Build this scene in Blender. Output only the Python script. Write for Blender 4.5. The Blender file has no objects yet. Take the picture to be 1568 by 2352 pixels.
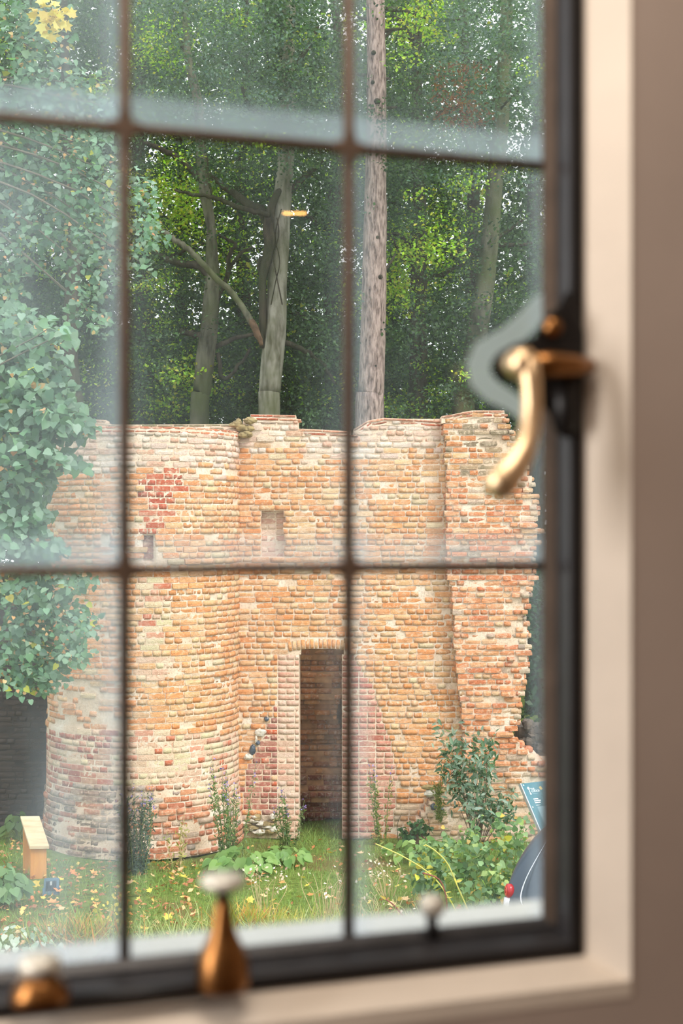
import bpy, math, random
import numpy as np
from mathutils import Vector, Matrix

rng = np.random.default_rng(7)
random.seed(7)
scene = bpy.context.scene
COL = scene.collection

# ------------------------------------------------------------------ camera, sky, lights, exposure
CAM_Z = 4.1                       # eye height above the lawn (first-floor window)
F = 3267.0                        # focal length in pixels of the 1568 x 2352 frame
CX, HY = 784.0, 1206.0            # principal column, horizon row
cd = bpy.data.cameras.new('camera')
cam = bpy.data.objects.new('camera', cd)
COL.objects.link(cam)
cam.location = (0, 0, CAM_Z)
cam.rotation_euler = (math.radians(90), 0, 0)
cd.sensor_fit = 'VERTICAL'
cd.sensor_height = 36.0
cd.sensor_width = 24.0
cd.lens = F * 36.0 / 2352.0
cd.shift_y = (HY - 1176.0) / 2352.0
cd.clip_start, cd.clip_end = 0.02, 500
cd.dof.use_dof = True
cd.dof.focus_distance = 18.0
cd.dof.aperture_fstop = 5.3
scene.camera = cam

world = bpy.data.worlds.new('sky')
scene.world = world
world.use_nodes = True
bg = world.node_tree.nodes['Background']
bg.inputs[0].default_value = (0.94, 0.97, 1.0, 1)
bg.inputs[1].default_value = 2.1

sd = bpy.data.lights.new('sun', 'SUN')
sd.energy = 3.0
sd.angle = math.radians(25)
sd.color = (1.0, 0.95, 0.89)
sun = bpy.data.objects.new('sun', sd)
COL.objects.link(sun)
_d = Vector((0.60, -0.62, 0.95)).normalized()      # towards the sun: behind the house, to the right
sun.rotation_euler = _d.to_track_quat('Z', 'Y').to_euler()

# window-aligned frame: s to the right along the window, n into the room, z up from eye height
TH = math.radians(18.9)
WT = Vector((math.cos(TH), math.sin(TH), 0))
WN = Vector((math.sin(TH), -math.cos(TH), 0))
W0 = Vector((0.0049, 1.0, CAM_Z))
def W(s, n, z):
    return W0 + WT * s + WN * n + Vector((0, 0, z))

al = bpy.data.lights.new('assumed_side_light', 'AREA')   # added area light by the left wall, for an assumed window not built
al.shape = 'RECTANGLE'; al.size = 1.3; al.size_y = 0.42
al.energy = 33; al.color = (1.0, 0.95, 0.92)
alo = bpy.data.objects.new('assumed_side_light', al)
COL.objects.link(alo)
alo.location = W(-1.72, 0.32, 0.25)
alo.matrix_world = Matrix.Translation(W(-1.72, 0.32, 0.25)) @ Matrix(((0, WN.x, -WT.x), (0, WN.y, -WT.y), (1, 0, 0))).to_4x4()
ac = bpy.data.lights.new('sill_fill', 'AREA')          # added unseen warm fill that brightens the sill from above
ac.shape = 'RECTANGLE'; ac.size = 0.7; ac.size_y = 0.7; ac.energy = 12; ac.color = (1.0, 0.88, 0.77)
aco = bpy.data.objects.new('sill_fill', ac); COL.objects.link(aco); aco.location = W(-.15, .42, 1.12)

scene.view_settings.view_transform = 'Standard'
scene.view_settings.look = 'None'
scene.view_settings.exposure = 0.0
scene.view_settings.gamma = 1.0
scene.view_settings.use_curve_mapping = False
scene.cycles.max_bounces = 7
scene.cycles.transparent_max_bounces = 10
scene.cycles.caustics_reflective = False
scene.cycles.caustics_refractive = False

# ------------------------------------------------------------------ helpers
def lin(c):
    out = []
    for v in c[:3]:
        v = v / 255.0
        out.append(v / 12.92 if v <= 0.04045 else ((v + 0.055) / 1.055) ** 2.4)
    return np.array(out)
def lin4(c):
    return (*lin(c), 1.0)
def at(px, py, Y):
    return Vector(((px - CX) / F * Y, Y, CAM_Z + (HY - py) / F * Y))
def proj(p):
    return CX + F * p[0] / p[1], HY - F * (p[2] - CAM_Z) / p[1]
def at_n(px, py, n):
    """the point of the plane at depth n in front of the window glass that is seen at (px, py)"""
    d = Vector(((px - CX) / F, 1.0, (HY - py) / F))
    o = Vector((0, 0, CAM_Z))
    k = ((W0 + WN * n) - o).dot(WN) / d.dot(WN)
    return o + d * k
def ground(px, py, z=0.0):
    Y = (CAM_Z - z) * F / (py - HY)
    return Vector(((px - CX) / F * Y, Y, z))

def link(name, me, mat=None, parent=None):
    o = bpy.data.objects.new(name, me)
    COL.objects.link(o)
    if mat is not None and me is not None and len(me.materials) == 0:
        me.materials.append(mat)
    if parent is not None:
        o.parent = parent
    return o
def tag(o, label=None, cat=None, group=None, kind=None):
    if label: o['label'] = label
    if cat: o['category'] = cat
    if group: o['group'] = group
    if kind: o['kind'] = kind
    return o
def empty(name, loc=(0, 0, 0), parent=None):
    o = bpy.data.objects.new(name, None)
    COL.objects.link(o)
    o.location = loc
    o.empty_display_size = 0.1
    if parent is not None:
        o.parent = parent
    return o
def np_mesh(name, V, Fc, C=None, smooth=False):
    V = np.asarray(V, dtype=np.float32); Fc = np.asarray(Fc, dtype=np.int32)
    me = bpy.data.meshes.new(name)
    n, k = len(Fc), Fc.shape[1]
    me.vertices.add(len(V)); me.vertices.foreach_set('co', V.ravel())
    me.loops.add(n * k); me.loops.foreach_set('vertex_index', Fc.ravel())
    me.polygons.add(n); me.polygons.foreach_set('loop_start', np.arange(n, dtype=np.int32) * k)
    if smooth:
        me.polygons.foreach_set('use_smooth', np.ones(n, dtype=bool))
    me.update(calc_edges=True)
    if C is not None:
        C = np.asarray(C, dtype=np.float32)
        if C.shape[1] == 3:
            C = np.hstack([C, np.ones((len(C), 1), dtype=np.float32)])
        a = me.color_attributes.new('Col', 'FLOAT_COLOR', 'POINT')
        a.data.foreach_set('color', C.ravel())
    return me

class MB:
    """collects shapes into one mesh (one part)"""
    def __init__(self): self.v = []; self.f = []; self.c = []
    def add(self, vs, fs, col=None):
        b = len(self.v)
        self.v += [tuple(v) for v in vs]
        self.f += [tuple(i + b for i in f) for f in fs]
        self.c += [tuple(col) if col is not None else (1, 1, 1)] * len(vs)
        return self
    def hexa(self, p, col=None):      # 8 points: bottom 4 ccw, top 4 ccw
        return self.add(p, [(3, 2, 1, 0), (4, 5, 6, 7), (0, 1, 5, 4), (1, 2, 6, 5), (2, 3, 7, 6), (3, 0, 4, 7)], col)
    def box(self, x0, x1, y0, y1, z0, z1, fn=None, col=None):
        p = [(x0, y0, z0), (x1, y0, z0), (x1, y1, z0), (x0, y1, z0), (x0, y0, z1), (x1, y0, z1), (x1, y1, z1), (x0, y1, z1)]
        if fn: p = [fn(*q) for q in p]
        return self.hexa(p, col)
    def tube(self, pts, rad, k=10, jit=0.0, flat=None, col=None, cap=True):
        pts = [Vector(p) for p in pts]
        m = len(pts)
        if not hasattr(rad, '__len__'): rad = [rad] * m
        vs, fs = [], []
        prev = None
        for i in range(m):
            t = (pts[min(i + 1, m - 1)] - pts[max(i - 1, 0)]).normalized()
            if prev is None:
                ref = Vector((1, 0, 0)) if abs(t.x) < 0.8 else Vector((0, 1, 0))
                a = (ref - t * ref.dot(t)).normalized()
            else:
                a = (prev - t * prev.dot(t)).normalized()
            prev = a
            b = t.cross(a)
            for j in range(k):
                an = 2 * math.pi * j / k
                r = rad[i] * (1 + (random.random() - .5) * jit)
                q = pts[i] + (a * math.cos(an) + b * math.sin(an) * (flat or 1.0)) * r
                vs.append(q)
        for i in range(m - 1):
            for j in range(k):
                j2 = (j + 1) % k
                fs.append((i * k + j, i * k + j2, (i + 1) * k + j2, (i + 1) * k + j))
        if cap:
            fs.append(tuple(range(k - 1, -1, -1))); fs.append(tuple((m - 1) * k + j for j in range(k)))
        return self.add(vs, fs, col)
    def lathe(self, prof, k=24, org=(0, 0, 0), col=None):
        vs, fs = [], []
        for r, z in prof:
            for j in range(k):
                an = 2 * math.pi * j / k
                vs.append((org[0] + r * math.cos(an), org[1] + r * math.sin(an), org[2] + z))
        for i in range(len(prof) - 1):
            for j in range(k):
                j2 = (j + 1) % k
                fs.append((i * k + j, i * k + j2, (i + 1) * k + j2, (i + 1) * k + j))
        fs.append(tuple(range(k - 1, -1, -1))); fs.append(tuple((len(prof) - 1) * k + j for j in range(k)))
        return self.add(vs, fs, col)
    def prism(self, poly, fn, d0, d1, col=None):
        """outline poly (a, b) swept from depth d0 to d1 through fn(a, d, b)"""
        k = len(poly)
        vs = [fn(a, d0, b) for a, b in poly] + [fn(a, d1, b) for a, b in poly]
        fs = [tuple(range(k)), tuple(range(2 * k - 1, k - 1, -1))]
        fs += [(i, i + k, (i + 1) % k + k, (i + 1) % k) for i in range(k)]
        return self.add(vs, fs, col)
    def mesh(self, name, smooth=False):
        me = bpy.data.meshes.new(name)
        me.from_pydata([tuple(v) for v in self.v], [], self.f)
        me.update()
        if smooth:
            me.polygons.foreach_set('use_smooth', np.ones(len(me.polygons), dtype=bool))
        a = me.color_attributes.new('Col', 'FLOAT_COLOR', 'POINT')
        c = np.hstack([np.array(self.c, dtype=np.float32)[:, :3], np.ones((len(self.c), 1), dtype=np.float32)])
        a.data.foreach_set('color', c.ravel())
        return me
    def build(self, name, mat, parent=None, smooth=False, bevel=0.0, fixn=True):
        me = self.mesh(name, smooth)
        if fixn:
            import bmesh
            bm = bmesh.new(); bm.from_mesh(me); bmesh.ops.recalc_face_normals(bm, faces=bm.faces); bm.to_mesh(me); bm.free()
        o = link(name, me, mat, parent)
        if bevel:
            b = o.modifiers.new('edge', 'BEVEL'); b.width = bevel; b.segments = 2; b.limit_method = 'ANGLE'
        return o

# ------------------------------------------------------------------ materials
def new_mat(name):
    m = bpy.data.materials.new(name); m.use_nodes = True
    nt = m.node_tree
    return m, nt, nt.nodes, nt.links
def math_n(nt, op, a, b=None, clamp=False):
    n = nt.nodes.new('ShaderNodeMath'); n.operation = op; n.use_clamp = clamp
    for i, v in enumerate((a, b)):
        if v is None: continue
        if hasattr(v, 'is_linked'): nt.links.new(v, n.inputs[i])
        else: n.inputs[i].default_value = v
    return n.outputs[0]
def mixc(nt, fac, a, b, mode='MIX'):
    n = nt.nodes.new('ShaderNodeMix'); n.data_type = 'RGBA'; n.blend_type = mode
    ins = [i for i in n.inputs if i.type == 'RGBA']
    fi = [i for i in n.inputs if i.name == 'Factor' and i.type == 'VALUE'][0]
    for sock, v in ((fi, fac), (ins[0], a), (ins[1], b)):
        if hasattr(v, 'is_linked'): nt.links.new(v, sock)
        elif sock is fi: sock.default_value = v
        else: sock.default_value = v
    return [o for o in n.outputs if o.type == 'RGBA'][0]
def noise(nt, scale, detail=4, rough=.6, vec=None, coord='Object'):
    n = nt.nodes.new('ShaderNodeTexNoise')
    n.inputs['Scale'].default_value = scale; n.inputs['Detail'].default_value = detail; n.inputs['Roughness'].default_value = rough
    if vec is None:
        tc = nt.nodes.new('ShaderNodeTexCoord'); vec = tc.outputs[coord]
    nt.links.new(vec, n.inputs['Vector'])
    return n.outputs['Fac']
def ramp(nt, fac, stops):
    r = nt.nodes.new('ShaderNodeValToRGB')
    e = r.color_ramp.elements
    while len(e) < len(stops): e.new(0.5)
    for i, (p, c) in enumerate(stops):
        e[i].position = p
        e[i].color = c if hasattr(c, '__len__') else (c, c, c, 1)
    nt.links.new(fac, r.inputs[0])
    return r.outputs[0]
def mapping(nt, scale, coord='Object', world_pos=False):
    if world_pos:
        src = nt.nodes.new('ShaderNodeNewGeometry').outputs['Position']
    else:
        src = nt.nodes.new('ShaderNodeTexCoord').outputs[coord]
    mp = nt.nodes.new('ShaderNodeMapping'); mp.inputs['Scale'].default_value = scale
    nt.links.new(src, mp.inputs['Vector'])
    return mp.outputs[0]
def bump(nt, h, strength, dist=0.01):
    b = nt.nodes.new('ShaderNodeBump'); b.inputs['Strength'].default_value = strength; b.inputs['Distance'].default_value = dist
    nt.links.new(h, b.inputs['Height'])
    return b.outputs[0]

def plain(name, c, rough=.6, metal=0.0, var=0.12, scale=30, bmp=0.15, spec=None):
    m, nt, N, L = new_mat(name)
    p = N['Principled BSDF']
    f = noise(nt, scale, 4)
    a, b = lin(c) * (1 - var), np.clip(lin(c) * (1 + var), 0, 1)
    L.new(ramp(nt, f, [(0.3, (*a, 1)), (0.7, (*b, 1))]), p.inputs['Base Color'])
    p.inputs['Roughness'].default_value = rough
    p.inputs['Metallic'].default_value = metal
    if spec is not None: p.inputs['Specular IOR Level'].default_value = spec
    if bmp: L.new(bump(nt, f, bmp, 0.003), p.inputs['Normal'])
    return m

def brick_mat(name, per_object):
    m, nt, N, L = new_mat(name)
    p = N['Principled BSDF']; p.inputs['Roughness'].default_value = .95; p.inputs['Specular IOR Level'].default_value = .1
    if per_object:
        src = N.new('ShaderNodeObjectInfo').outputs['Color']
    else:
        a = N.new('ShaderNodeAttribute'); a.attribute_name = 'Col'; src = a.outputs['Color']
    pos = N.new('ShaderNodeNewGeometry').outputs['Position']
    n4 = noise(nt, 21, 7, .75, pos)
    n1 = noise(nt, 34, 5, .7, pos); n2 = noise(nt, 7, 5, .7, pos); n3 = noise(nt, 110, 3, .6, pos)
    c = mixc(nt, ramp(nt, n1, [(.25, 0.75), (.72, 0.0)]), src, (0.62, 0.50, 0.40, 1), 'MULTIPLY')
    c = mixc(nt, ramp(nt, n2, [(.52, 0.0), (.75, 0.55)]), c, lin4((236, 216, 192)))        # lime bloom
    c = mixc(nt, ramp(nt, n4, [(.51, 0.0), (.62, .62)]), c, lin4((238, 212, 184)))        # mortar smeared over the faces
    c = mixc(nt, ramp(nt, n3, [(.27, 0.5), (.40, 0.0)]), c, lin4((112, 88, 68)))            # pits
    L.new(c, p.inputs['Base Color'])
    h = math_n(nt, 'ADD', n1, math_n(nt, 'MULTIPLY', n3, .6))
    L.new(bump(nt, h, .9, .016), p.inputs['Normal'])
    return m

def mortar_mat():
    m, nt, N, L = new_mat('lime_mortar')
    p = N['Principled BSDF']; p.inputs['Roughness'].default_value = .95; p.inputs['Specular IOR Level'].default_value = .1
    pos = N.new('ShaderNodeNewGeometry').outputs['Position']
    n1 = noise(nt, 3, 6, .7, pos); n2 = noise(nt, 50, 4, .7, pos)
    c = ramp(nt, n1, [(.3, lin4((214, 186, 158))), (.5, lin4((232, 208, 184))), (.7, lin4((242, 228, 212)))])
    c = mixc(nt, ramp(nt, n2, [(.3, .55), (.5, 0)]), c, lin4((120, 98, 78)))
    L.new(c, p.inputs['Base Color'])
    L.new(bump(nt, n2, .6, .012), p.inputs['Normal'])
    return m

def leaf_mat(name, transl=.35, per_object=False, gloss=.45):
    m, nt, N, L = new_mat(name)
    p = N['Principled BSDF']; p.inputs['Roughness'].default_value = gloss; p.inputs['Specular IOR Level'].default_value = .35
    if per_object:
        src = N.new('ShaderNodeObjectInfo').outputs['Color']
    else:
        a = N.new('ShaderNodeAttribute'); a.attribute_name = 'Col'; src = a.outputs['Color']
    L.new(src, p.inputs['Base Color'])
    t = N.new('ShaderNodeBsdfTranslucent')
    tc = mixc(nt, 1.0, src, (1.35, 1.6, 0.5, 1), 'MULTIPLY')
    L.new(tc, t.inputs['Color'])
    mx = N.new('ShaderNodeMixShader'); mx.inputs[0].default_value = transl
    L.new(p.outputs[0], mx.inputs[1]); L.new(t.outputs[0], mx.inputs[2])
    L.new(mx.outputs[0], N['Material Output'].inputs['Surface'])
    return m

def bark_mat(name, c1, c2, sc, strength=.8, moss=None):
    m, nt, N, L = new_mat(name)
    p = N['Principled BSDF']; p.inputs['Roughness'].default_value = .95; p.inputs['Specular IOR Level'].default_value = .1
    v = mapping(nt, sc, world_pos=True)
    n1 = noise(nt, 1.0, 6, .65, v)
    c = ramp(nt, n1, [(.34, lin4(c1)), (.62, lin4(c2))])
    if moss:
        n2 = noise(nt, 1.2, 4, .6, N.new('ShaderNodeNewGeometry').outputs['Position'])
        c = mixc(nt, ramp(nt, n2, [(.42, 0.0), (.62, .7)]), c, lin4(moss))
    L.new(c, p.inputs['Base Color'])
    L.new(bump(nt, n1, strength, .05), p.inputs['Normal'])
    return m

M_BRICK_O = brick_mat('old_brick_each', True)
M_BRICK_D = plain('shade_toned_brick', (74, 66, 62), .95, 0, .3, 9, .6)  # deep shade of the left wall put into the brick colour
M_BRICK_S = brick_mat('old_brick_mass', False)
M_MORTAR = mortar_mat()
M_LEAF = leaf_mat('green_leaf', .3)
M_LEAF_O = leaf_mat('green_leaf_each', .3, True)
M_WOODLEAF = leaf_mat('woodland_leaf', .42)
M_DRY = leaf_mat('dry_leaf', .15, False, .8)
M_DRY_O = leaf_mat('dry_leaf_each', .15, True, .8)
M_PINE = bark_mat('pine_bark', (80, 63, 57), (194, 172, 162), (24, 24, 5.5), 1.0)
M_BEECH = bark_mat('beech_bark', (62, 62, 52), (116, 114, 98), (9, 9, 2.5), .35, (80, 90, 52))
M_BEECHG = bark_mat('grey_beech_bark', (86, 84, 70), (154, 151, 138), (9, 9, 2.5), .35, (84, 90, 56))
M_DARKBARK = bark_mat('dark_bark', (38, 35, 30), (84, 78, 66), (14, 14, 3), .6, (56, 64, 38))
M_DEAD = bark_mat('dead_wood', (70, 56, 44), (126, 102, 80), (10, 10, 10), .4)

# ------------------------------------------------------------------ leaf templates (x across, y to the tip, z normal)
T_FOLD = (np.array([[0, 0, 0], [.34, .5, .10], [0, 1, 0], [-.34, .5, .10]]), np.array([[0, 1, 2], [0, 2, 3]]))
T_HEART = (np.array([[0, 0, 0], [.28, -.10, .05], [.50, .22, .10], [.36, .62, .06], [0, 1.02, -.14], [-.36, .62, .06], [-.50, .22, .10], [-.28, -.10, .05], [0, .45, -.03]]),
           np.array([[0, 1, 8], [1, 2, 8], [2, 3, 8], [3, 4, 8], [4, 5, 8], [5, 6, 8], [6, 7, 8], [7, 0, 8]]))
T_LANCE = (np.array([[0, 0, 0], [.16, .3, .05], [.13, .65, .03], [0, 1, -.1], [-.13, .65, .03], [-.16, .3, .05], [0, .45, -.02]]),
           np.array([[0, 1, 6], [1, 2, 6], [2, 3, 6], [3, 4, 6], [4, 5, 6], [5, 0, 6]]))
T_BLADE = (np.array([[-.03, 0, 0], [.03, 0, 0], [.018, .55, .10], [-.018, .55, .10], [0, 1, .38]]), np.array([[0, 1, 2], [0, 2, 3], [3, 2, 4]]))
T_LOBED = (np.array([[0, 0, 0], [.25, .1, .03], [.5, .05, .1], [.38, .38, .03], [.55, .7, .12], [.2, .65, 0], [0, 1, .1], [-.2, .65, 0], [-.55, .7, .12], [-.38, .38, .03], [-.5, .05, .1], [-.25, .1, .03], [0, .4, -.05]]),
           np.array([[i, (i + 1) % 12, 12] for i in range(12)]))

def unit(a):
    return a / np.maximum(np.linalg.norm(a, axis=-1, keepdims=True), 1e-9)
def frames(n, normal_bias=(0, 0, 1), nb=1.0, tip_bias=(0, 0, -1), tb=0.6):
    nor = unit(rng.normal(size=(n, 3)) + np.array(normal_bias) * nb)
    tip = unit(rng.normal(size=(n, 3)) + np.array(tip_bias) * tb)
    tip = unit(tip - nor * (tip * nor).sum(1, keepdims=True))
    x = np.cross(tip, nor)
    return np.stack([x, tip, nor], axis=1)          # rows = axes
def scatter(tmpl, P, R, S, C):
    tv, tf = tmpl
    n, k = len(P), len(tv)
    V = np.einsum('kj,njc->nkc', tv, R) * np.asarray(S).reshape(-1, 1, 1) + np.asarray(P)[:, None, :]
    Fc = tf[None] + (np.arange(n) * k)[:, None, None]
    return V.reshape(-1, 3), Fc.reshape(-1, 3), np.repeat(np.asarray(C), k, axis=0)
def merge(parts):
    Vs, Fs, Cs, b = [], [], [], 0
    for V, Fc, C in parts:
        Vs.append(V); Fs.append(Fc + b); Cs.append(C); b += len(V)
    return np.vstack(Vs), np.vstack(Fs), np.vstack(Cs)
def pick(cols, n, w=None, var=.18):
    L = np.array([lin(c) for c in cols])
    i = rng.choice(len(cols), size=n, p=(np.array(w) / np.sum(w)) if w is not None else None)
    return np.clip(L[i] * (1 + rng.normal(size=(n, 1)) * var) * (1 + rng.normal(size=(n, 3)) * var * .25), 0.003, 1)
def in_ball(n, c, r, shell=.35):
    d = unit(rng.normal(size=(n, 3)))
    q = rng.random(n) ** shell
    return np.asarray(c) + d * q[:, None] * np.asarray(r)
def leaf_objects(parent, tmpl, P, R, S, C, mat, name='leaf', mesh=None):
    """each leaf an object of its own sharing one mesh"""
    me = mesh
    if me is None:
        me = np_mesh(name, tmpl[0], tmpl[1]); me.materials.append(mat)
    for p, r, s, c in zip(P, R, S, C):
        o = bpy.data.objects.new(name, me); COL.objects.link(o)
        m = Matrix(((r[0][0], r[1][0], r[2][0]), (r[0][1], r[1][1], r[2][1]), (r[0][2], r[1][2], r[2][2])))
        o.matrix_local = Matrix.Translation(Vector(p)) @ (m * float(s)).to_4x4()
        o.color = (*c[:3], 1)
        if parent is not None: o.parent = parent
    return me

# ================================================================== LARGE STRUCTURE
# ---- lawn
def ground_z(x, y):
    return 0.0
m, nt, N, L = new_mat('lawn_soil')
p = N['Principled BSDF']; p.inputs['Roughness'].default_value = 1.0; p.inputs['Specular IOR Level'].default_value = 0.05
pos = N.new('ShaderNodeNewGeometry').outputs['Position']
n1 = noise(nt, .9, 5, .65, pos); n2 = noise(nt, 14, 5, .7, pos)
c = ramp(nt, n2, [(.3, lin4((74, 88, 42))), (.6, lin4((124, 142, 70))), (.8, lin4((158, 160, 100)))])
c = mixc(nt, ramp(nt, n1, [(.52, 0.0), (.66, .75)]), c, lin4((128, 98, 72)))
L.new(c, p.inputs['Base Color']); L.new(bump(nt, n2, .8, .05), p.inputs['Normal'])
M_LAWN = m
gv, gf = [], []
gx = np.concatenate([np.linspace(-80, -8, 10), np.linspace(-7, 6, 60), np.linspace(7, 80, 10)])
gy = np.concatenate([np.linspace(1.4, 9, 6), np.linspace(9.3, 21, 60), np.linspace(22, 150, 14)])
for yy in gy:
    for xx in gx:
        w = 1.0 if (-7 < xx < 6 and 9 < yy < 21) else 0.0
        gv.append((xx, yy, (0.02 * math.sin(xx * 3.1 + yy) + .02 * math.sin(yy * 4.3 - xx * 1.7)) * w - .01))
nx = len(gx)
gf = [(j * nx + i, j * nx + i + 1, (j + 1) * nx + i + 1, (j + 1) * nx + i) for j in range(len(gy) - 1) for i in range(nx - 1)]
lawn = link('ground', np_mesh('ground', gv, gf, smooth=True), M_LAWN)
tag(lawn, 'mown green lawn strewn with leaves below the window', kind='structure')

# ================================================================== THE BRICK RUIN
def inpoly(x, y, poly):
    c = False; j = len(poly) - 1
    for i in range(len(poly)):
        xi, yi = poly[i]; xj, yj = poly[j]
        if (yi > y) != (yj > y) and x < (xj - xi) * (y - yi) / (yj - yi) + xi: c = not c
        j = i
    return c
def interp(pts, x):
    return float(np.interp(x, [p[0] for p in pts], [p[1] for p in pts]))

PAL = {
    'orange': ([(241, 176, 120), (243, 186, 136), (236, 164, 108), (244, 196, 150), (238, 178, 128), (240, 170, 114), (228, 188, 148)], [4, 4, 2.4, 2, 2.4, 3, .9]),
    'cream':  ([(244, 208, 162), (240, 196, 146), (232, 212, 176), (242, 190, 138)], [3, 3, 1.2, 2]),
    'pale':   ([(244, 222, 206), (240, 210, 192), (246, 232, 220), (230, 186, 162), (226, 206, 192)], [3, 3, 3.4, 1.6, 1]),
    'red':    ([(208, 108, 78), (216, 120, 88), (198, 98, 74)], None),
    'pink':   ([(220, 150, 130), (228, 166, 146), (210, 130, 112), (234, 184, 164), (220, 158, 140)], [3, 3, 1.2, 2, 3]),
    'pinkpale': ([(238, 196, 174), (242, 206, 186), (234, 182, 160), (244, 218, 200)], None),
    'purple': ([(196, 126, 110), (184, 114, 104), (204, 146, 130), (222, 116, 82), (190, 138, 128)], [3, 3, 2, .8, 2]),
    'repair': ([(236, 176, 150), (240, 198, 172), (246, 224, 194), (238, 226, 188), (224, 138, 108), (245, 210, 184)], [2.2, 3, 4, 2.2, .9, 3.4]),
    'repair_red': ([(200, 122, 98), (210, 140, 116), (190, 110, 92), (218, 174, 148)], [3, 3, 2, 1.6]),
    'old':    ([(168, 142, 126), (156, 136, 122), (198, 140, 114), (178, 166, 154), (210, 140, 106), (146, 128, 110)], [3, 2, 2, 2, 1.2, 1.5]),
    'oldred': ([(220, 148, 114), (204, 132, 104), (190, 176, 166), (228, 162, 126), (212, 188, 170)], [3, 2, 1.6, 2, 1.4]),
    'endred': ([(232, 162, 116), (226, 150, 106), (236, 176, 132), (216, 136, 98), (230, 190, 150), (196, 176, 158)], [4, 4, 3, 1.6, 1.4, .8]),
    'lichen': ([(214, 164, 114), (188, 166, 134), (164, 150, 126), (224, 186, 140), (150, 136, 112), (216, 146, 98)], [3, 2, 1.6, 2, 1.5, 2]),
    'lime':   ([(226, 196, 164), (222, 172, 128), (206, 188, 166), (232, 208, 180), (176, 160, 146)], [3, 3, 2, 2, .8]),
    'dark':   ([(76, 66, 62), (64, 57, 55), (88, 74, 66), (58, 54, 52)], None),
    'inside': ([(228, 164, 112), (214, 148, 98), (194, 138, 98), (232, 178, 126)], None),
    'slot':   ([(164, 104, 84), (150, 94, 78), (176, 116, 94)], None),
}
def brick_col(z):
    cols, w = PAL[z]
    return pick(cols, 1, w, .045)[0]

REGULAR = {'red', 'pink', 'pinkpale', 'purple', 'repair', 'repair_red', 'slot'}
# unit brick meshes: x, z in -.5...5, front at y = 0, back at y = 1
def brick_unit(erode):
    nxg, nzg = 4, 3
    vs, fs = [], []
    jx, jy = (.03, .09) if erode else (.004, .04)
    for j in range(nzg):
        for i in range(nxg):
            x, z = i / (nxg - 1) - .5, j / (nzg - 1) - .5
            edge = (i in (0, nxg - 1)) + (j in (0, nzg - 1))
            y = (random.random() - .5) * jy + edge * (.02 if erode else .02)
            if erode and j == nzg - 1: y += random.random() * .10
            x += (random.random() - .5) * jx * 2 * (1 if i in (0, nxg - 1) else 1.5)
            z += (random.random() - .5) * jx * 2
            if edge == 2: x *= (.97 if erode else .99); z *= (.95 if erode else .98)
            vs.append((x, y, z))
    fs += [(j * nxg + i, j * nxg + i + 1, (j + 1) * nxg + i + 1, (j + 1) * nxg + i) for j in range(nzg - 1) for i in range(nxg - 1)]
    ring = [i for i in range(nxg)] + [nxg - 1 + nxg, nxg * nzg - 1] + [nxg * nzg - 1 - i for i in range(1, nxg)] + [nxg]
    b = len(vs)
    for q in ring: vs.append((vs[q][0], 1.0, vs[q][2]))
    k = len(ring)
    fs += [(ring[(i + 1) % k], ring[i], b + i, b + (i + 1) % k) for i in range(k)]
    return np.array(vs), fs
BRICKS = {'r': [brick_unit(False) for _ in range(8)], 'e': [brick_unit(True) for _ in range(16)]}
BRICK_ME = {}
for kk, lst in BRICKS.items():
    BRICK_ME[kk] = []
    for v, f in lst:
        me = bpy.data.meshes.new('brick'); me.from_pydata(v.tolist(), [], f); me.update(); me.materials.append(M_BRICK_O)
        BRICK_ME[kk].append(me)

class Wall:
    """bricks of one wall: each has a centre, an angle about z, a size, a colour and a style"""
    def __init__(self): self.b = []
    def add(self, loc, ang, w, h, zone, prot=None, depth=.09, tilt=0.0, vis=True):
        reg = zone in REGULAR
        if prot is None:
            if reg: prot = -.007 + rng.normal() * .0015
            else: prot = float(np.clip(-.0025 + rng.normal() * .0035 - (rng.random() < .07) * .012 + (rng.random() < .06) * .012, -.016, .016))
        self.b.append((Vector(loc), ang, w, h, zone, prot, depth, 'r' if reg else 'e', tilt, vis))
    def matrix(self, t):
        loc, ang, w, h, zone, prot, depth, st, tilt, vis = t
        R = Matrix.Rotation(ang, 4, 'Z') @ Matrix.Rotation(tilt, 4, 'Y')
        return Matrix.Translation(loc) @ R @ Matrix.Translation((0, -prot, 0)) @ Matrix.Diagonal((w, depth, h, 1))
    def build(self, parent, limit=300, mass_name='brickwork'):
        def size(t):
            loc = t[0]; w, h = t[2], t[3]
            return (w * abs(math.cos(t[1])) * h / loc.y ** 2) if t[9] else 0
        order = sorted(self.b, key=size, reverse=True)
        for t in order[:limit]:
            me = random.choice(BRICK_ME[t[7]])
            o = bpy.data.objects.new('brick', me); COL.objects.link(o)
            o.parent = parent; o.matrix_local = self.matrix(t)
            o.color = (*brick_col(t[4]), 1)
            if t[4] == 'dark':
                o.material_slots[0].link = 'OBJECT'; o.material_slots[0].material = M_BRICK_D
        Vs, Fs, Cs = [], [], []; b = 0
        for t in order[limit:]:
            v, f = random.choice(BRICKS[t[7]])
            Mx = np.array(self.matrix(t))
            q = v @ Mx[:3, :3].T + Mx[:3, 3]
            Vs.append(q); Fs += [tuple(i + b for i in ff) for ff in f]; b += len(q)
            Cs.append(np.repeat(brick_col(t[4])[None], len(q), 0))
        if Vs:
            me = np_mesh(mass_name, np.vstack(Vs), np.array(Fs), np.vstack(Cs))
            o = link(mass_name, me, M_BRICK_D if order[-1][4] == 'dark' else M_BRICK_S, parent); o['kind'] = 'stuff'

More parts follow.
